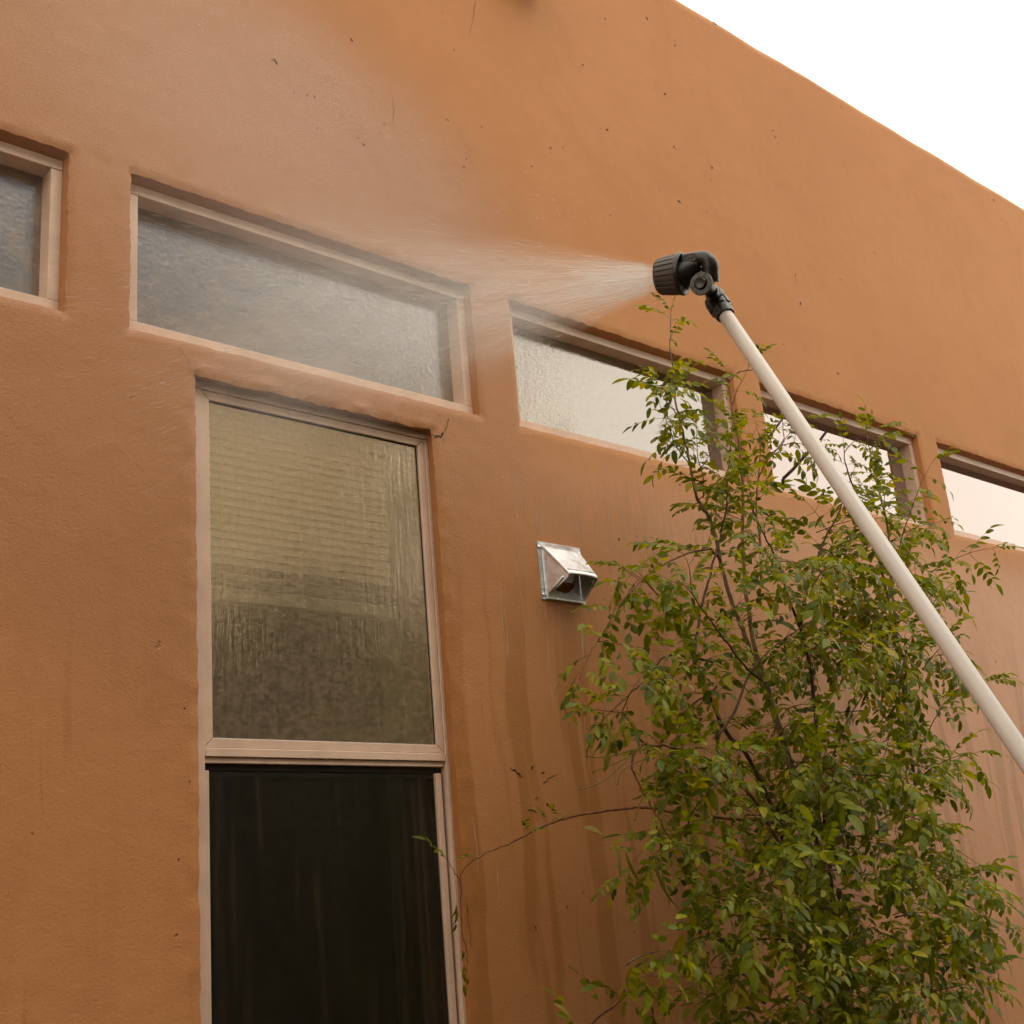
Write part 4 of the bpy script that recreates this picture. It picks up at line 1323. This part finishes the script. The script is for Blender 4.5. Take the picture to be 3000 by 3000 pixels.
for (tr, (y0, y1), r0, mt, lf) in STEMS:
    n = len(tr)
    P = [at(px, py, y0 + (y1 - y0) * i / (n - 1)) for i, (px, py) in enumerate(tr)]
    if tr[0][1] >= 3000 and tr[0][0] > 2300:
        root = Vector((shrub_base.x + prng.uniform(-.12, .12), y0 + prng.uniform(-.05, .05), 0.0)); P = [root] + P
    C = catmull(P, 5)
    for c in C:
        c += Vector((prng.uniform(-1, 1), prng.uniform(-1, 1), prng.uniform(-1, 1))) * .0018
    nn_ = len(C)
    mb = MB(); mb.tube([c - BV for c in C], [max(.0007, r0 * (1 - .85 * (i / nn_) ** 1.2)) for i in range(nn_)], 7)
    mb.build('branch', M[mt], shrub, smooth=True, recalc=False)
    if lf < 1:
        long_reach = tr[-1][0] < 1400
        if long_reach:
            # bare whip with a few shoots near its root
            k0 = int(nn_ * .34)
            leafy(C[:k0], .1, .05, .85, tip=False)
            for ii, q_ in ((int(nn_ * .55), .35), (int(nn_ * .64), .4), (int(nn_ * .58), .3)):
                add_leaf(C[ii], Vector((-.3, -.2, 1)), q_); add_leaf(C[ii], Vector((.5, -.3, .6)), q_ * .8)
        else:
            leafy(C, lf, .058, .88 if tr[-1][1] > 1300 else .95, droop=.1 if tr[-1][1] < 1600 else .3)
            # side twigs
            tot = nn_
            nt = int(max(2, (1 - lf) * nn_ / (11 if tr[-1][1] > 1500 else 19)))
            for k in range(nt):
                i = int(nn_ * (lf + (1 - lf) * (k + prng.random()) / (nt + .3))); i = min(max(i, 1), nn_ - 2)
                t = (C[i + 1] - C[i - 1]).normalized()
                d = t * .6 + Vector((prng.uniform(-.9, .9), prng.uniform(-.9, .3), prng.uniform(-.5, .6)))
                twig(C[i], d, prng.uniform(.07, .17), .0016, .8)

# leaf at the end of the whip and wilted strand on the window jamb
tipP = at(1318, 2530, -.07)
add_leaf(tipP, Vector((-.6, -.1, .7)), .75); add_leaf(tipP, Vector((.6, -.2, .5)), .3)
# filler growth in the body of the shrub
def inside(px, py):
    # left boundary of the dense mass
    bnd = [(1500, 2230), (1700, 2140), (1900, 1960), (2050, 1880), (2200, 1860), (2400, 1800), (2500, 1830), (2600, 2000), (2760, 1960), (2830, 1820), (3000, 1960), (3200, 2100)]
    for (ya, xa), (yb, xb_) in zip(bnd[:-1], bnd[1:]):
        if ya <= py <= yb: return px > xa + (xb_ - xa) * (py - ya) / (yb - ya)
    return False
cnt = 0
while cnt < 150:
    px, py = prng.uniform(1780, 2760), prng.uniform(1560, 3120)
    if not inside(px, py): continue
    w_ = 0.05 + 0.95 * min(1, max(0, (px - 1930) / 420)) * min(1, max(0.05, (py - 1750) / 600))
    if px > 2290 and py > 1580: w_ = max(w_, .8)
    if py > 2620 and px < 2320: w_ *= .75
    if prng.random() > w_: continue
    Yd = -prng.uniform(.12, .68)
    twig(at(px, py, Yd), Vector((prng.uniform(-1, .7), prng.uniform(-.9, .2), prng.uniform(-.35, .75))), prng.uniform(.12, .26), .0018, prng.uniform(.8, 1.02), .044, .3, mat=prng.choice(('bark_red', 'bark_dark')))
    cnt += 1

# leaves: the 300 that show largest are parts of their own, the rest one mass
def shown(it):
    p = it[0].translation
    v = RM.transposed() @ (p - CAM)
    px, py = 1500 + v.x / -v.z * FPX, 1500 - v.y / -v.z * FPX
    vis = 1 if (480 < px < 2520 and -50 < py < 3020) else 0.05
    return vis * it[0].to_scale().x / (p - CAM).length * (1.25 if p.y < -.38 else 1)
LEAVES.sort(key=shown, reverse=True)
for Mx, v in LEAVES[:300]:
    o = bpy.data.objects.new('leaf', LV[v][0]); COL.objects.link(o); o.parent = shrub
    o.matrix_local = Matrix.Translation(-BV) @ Mx
rest = MB()
vv = []; ff = []; base = 0
for Mx, v in LEAVES[300:]:
    A = np.array((Matrix.Translation(-BV) @ Mx)); Vn = np.array(LV[v][1].v)
    vv.append(Vn @ A[:3, :3].T + A[:3, 3]); ff += [tuple(i + base for i in f) for f in LV[v][1].f]; base += len(Vn)
if vv:
    me = bpy.data.meshes.new('foliage'); me.from_pydata(np.concatenate(vv).tolist(), [], ff); me.materials.append(M['leaf'])
    me.polygons.foreach_set('use_smooth', [True] * len(me.polygons))
    o = bpy.data.objects.new('foliage', me); COL.objects.link(o); o.parent = shrub; o['kind'] = 'stuff'
print('leaves', len(LEAVES))

# seed pods, bare flower stalks and wilted leaves
def px_tube(name, tr, Yd, rr0, mat, n=6, taper=True):
    C = catmull([at(a, c, Yd) for a, c in tr], 5)
    k = len(C)
    mb = MB(); mb.tube([c - BV for c in C], [rr0 * ((.25 + .75 * math.sin(math.pi * min(1, (i + .6) / (k * .9)))) if taper else 1) for i in range(k)], n)
    mb.build(name, M[mat], shrub, smooth=True, recalc=False)
for tr in ([(2168, 2240), (2172, 2275), (2186, 2315), (2192, 2345)], [(1921, 2500), (1928, 2560), (1955, 2620), (1985, 2660)], [(1832, 2490), (1845, 2530), (1862, 2565), (1870, 2580)],
           [(1784, 2105), (1786, 2150), (1788, 2185)], [(1812, 2480), (1815, 2530), (1817, 2570)], [(2352, 2270), (2335, 2330), (2352, 2380)]):
    px_tube('seed_pod', tr, -.60, .0042, 'pod')
for tr in ([(1722, 2216), (1760, 2218), (1800, 2212), (1860, 2195)], [(1735, 2262), (1780, 2245), (1820, 2228), (1850, 2212)], [(1698, 2312), (1740, 2300), (1790, 2270), (1850, 2215)], [(1810, 2300), (1818, 2265), (1850, 2240), (1920, 2210)],
           [(1860, 2405), (1872, 2360), (1886, 2330)], [(2270, 2260), (2274, 2300), (2266, 2330)], [(2262, 2460), (2255, 2520), (2258, 2570), (2256, 2590)], [(2150, 2490), (2200, 2478), (2250, 2455)], [(1857, 2735), (1868, 2680), (1868, 2625)], [(2280, 2570), (2290, 2600), (2290, 2630)]):
    px_tube('flower_stalk', tr, -.58, .0013, 'pod', 5, False)
sm_ = MB()
for (px, py) in ((1335, 2650), (1336, 2665), (1334, 2685), (1334, 2705), (1352, 2785), (1360, 2830), (1354, 2850), (1368, 2868), (1358, 2885)):
    mb = MB(); P = at(px, py, -.03)
    leaflet(mb, P - BV, Vector((prng.uniform(-.5, .5), -.3, -1)), Vector((prng.uniform(-1, 1), -1, .2)), prng.uniform(.014, .03), .010, .6, .8)
    mb.build('wilted_leaf', M['leaf_old'], shrub, smooth=True, recalc=False)
for (px, py, dx_, dz_) in ((1710, 2425, .9, -.1), (1775, 2205, -.2, -1), (2430, 2300, .1, -.6), (2030, 2250, .6, .2), (2000, 2330, -.2, -.8), (2220, 2880, .3, -1), (1675, 2990, -.6, .7), (2330, 2700, .9, -.2), (2310, 2640, 1, 0.05)):
    mb = MB(); P = at(px, py, -.6)
    leaflet(mb, P - BV, Vector((dx_, -.2, dz_)), Vector((.2, -.8, .6)), prng.uniform(.04, .06), .018, .3, .3)
    mb.build('yellow_leaf', M['leaf_old'], shrub, smooth=True, recalc=False)

# ------------------------------------------------------------------ what stands behind the camera (seen in the panes)
erng = random.Random(5)


def blob_leaves(mb, c, rx, ry, rz, n, s):
    for k in range(n):
        th, ph = erng.uniform(0, 6.283), math.acos(erng.uniform(-1, 1)); r = erng.random() ** .45
        p = Vector((c[0] + rx * r * math.sin(ph) * math.cos(th), c[1] + ry * r * math.sin(ph) * math.sin(th), c[2] + rz * r * math.cos(ph)))
        d = Vector((erng.uniform(-1, 1), erng.uniform(-1, 1), erng.uniform(-1, 1))).normalized(); e = d.orthogonal().normalized() * .5
        z_ = s * erng.uniform(.6, 1.3)
        mb.add([p - d * z_, p + e * z_, p + d * z_, p - e * z_], [(0, 1, 2, 3)])


HL = ['clipped dark hedge shrub left of the viewpoint', 'dark hedge shrub behind the viewpoint', 'dense dark hedge shrub facing the tall window', 'dark hedge shrub next to the bare tree', 'low hedge shrub at the far right end', 'hedge shrub beyond the right end']
for k in range(6):
    bx = -1.2 + k * 1.75
    hgt = (3.7, 3.75, 3.6, 3.7, 3.8, 3.8)[k]
    hs_ = empty('hedge_shrub', (bx, -3.65, 0)); tag(hs_, HL[k], 'shrub', 'hedge opposite the house')
    mb = MB(); blob_leaves(mb, (0, 0, hgt * .52), 1.05, .55, hgt * .5, 12000, .058)
    fo = mb.build('foliage', M['hedge_leaf'], hs_, recalc=False); fo['kind'] = 'stuff'
    for j in range(5):
        mb = MB(); mb.tube([(erng.uniform(-.2, .2), erng.uniform(-.1, .1), 0), (erng.uniform(-.7, .7), erng.uniform(-.3, .3), hgt * .8)], [.03, .008], 6); mb.build('stem', M['bark_tree'], hs_)


def make_tree(name, label, loc, h, spread, seed, leafn=0, leafm=None, depth=5):
    q = random.Random(seed)
    t = empty(name, loc); tag(t, label, 'tree')
    trunk, crown, lv = MB(), MB(), MB()
    def grow(p, d, ln, r, lvl):
        pts = [p]; n = 4
        for k in range(n):
            d = (d + Vector((q.uniform(-1, 1), q.uniform(-1, 1), q.uniform(-.4, .8))) * .16).normalized()
            pts.append(pts[-1] + d * ln / n)
        (trunk if lvl < 2 else crown).tube(pts, [r * (1 - .4 * k / n) for k in range(n + 1)], 6 if lvl < 3 else 4, cap=False)
        if leafn and lvl >= 3:
            for k in range(leafn):
                c = pts[q.randrange(1, n + 1)]
                blob_leaves(lv, c, .12, .12, .12, 1, .05)
        if lvl >= depth: return
        for k in range(q.choice((2, 3, 3))):
            a = q.uniform(0, 6.28); s_ = d.orthogonal().normalized(); w_ = d.cross(s_)
            nd = (d * q.uniform(.7, 1.1) + (s_ * math.cos(a) + w_ * math.sin(a)) * spread + Vector((0, 0, .15))).normalized()
            grow(pts[q.choice((2, 3, 4, 4))], nd, ln * q.uniform(.62, .82), r * .58, lvl + 1)
    grow(Vector((0, 0, 0)), Vector((0, 0, 1)), h, h * .036, 0)
    trunk.build('trunk', M['bark_tree'], t, smooth=True, recalc=False)
    crown.build('crown', M['bark_tree'], t, smooth=True, recalc=False)
    if leafn:
        o = lv.build('foliage', leafm, t, recalc=False); o['kind'] = 'stuff'


make_tree('bare_tree', 'bare winter tree whose branches show in the clean transom pane', (11.0, -5.6, 0), 2.6, .75, 3)
make_tree('bare_tree', 'bare winter tree reflected in the half-fogged transom pane', (8.2, -6.2, 0), 2.3, .7, 14)
make_tree('leafy_tree', 'ochre-leaved tree standing in front of the cream house opposite', (4.6, -5.4, 0), 1.75, .8, 8, 5, M['tree_leaf'])
make_tree('leafy_tree', 'ochre-leaved tree beside the cream house corner', (6.6, -6.0, 0), 2.4, .8, 31, 4, M['tree_leaf'])

nh = empty('neighbour_house', (-2.0, -11.0, 0)); tag(nh, 'cream two-storey house across the garden with tall slate-blue roof', 'house')
mb = MB(); mb.box(-10, 10.6, -4, 3.4, 0, 7.3); mb.build('wall', M['neigh_wall'], nh)
mb = MB()
mb.add([(-10.6, -6.6, 7.301), (10.9, -6.6, 7.301), (10.9, 3.9, 7.301), (-10.6, 3.9, 7.301), (-8, -.5, 13.2), (10.6, -.5, 13.2)], [(0, 1, 5, 4), (1, 2, 5), (2, 3, 4, 5), (3, 0, 4), (3, 2, 1, 0)])
mb.build('roof', M['neigh_roof'], nh)
for wx_ in (-6, -2, 2, 6):
    for wz in (1.0, 4.0):
        wq = empty('window', (wx_, 3.4, wz), nh)
        mb = MB(); mb.box(-.6, .6, .005, .03, 0, 1.4); mb.build('pane', M['neigh_glass'], wq)
        for bxx in ((-.68, -.601, -.02, 1.42), (.601, .68, -.02, 1.42), (-.68, .68, -.1, -.021), (-.68, .68, 1.421, 1.5), (-.03, .03, 0, 1.4)):
            mb = MB(); mb.box(bxx[0], bxx[1], .002, .06, bxx[2], bxx[3]); mb.build('window_frame', M['frame'], wq)
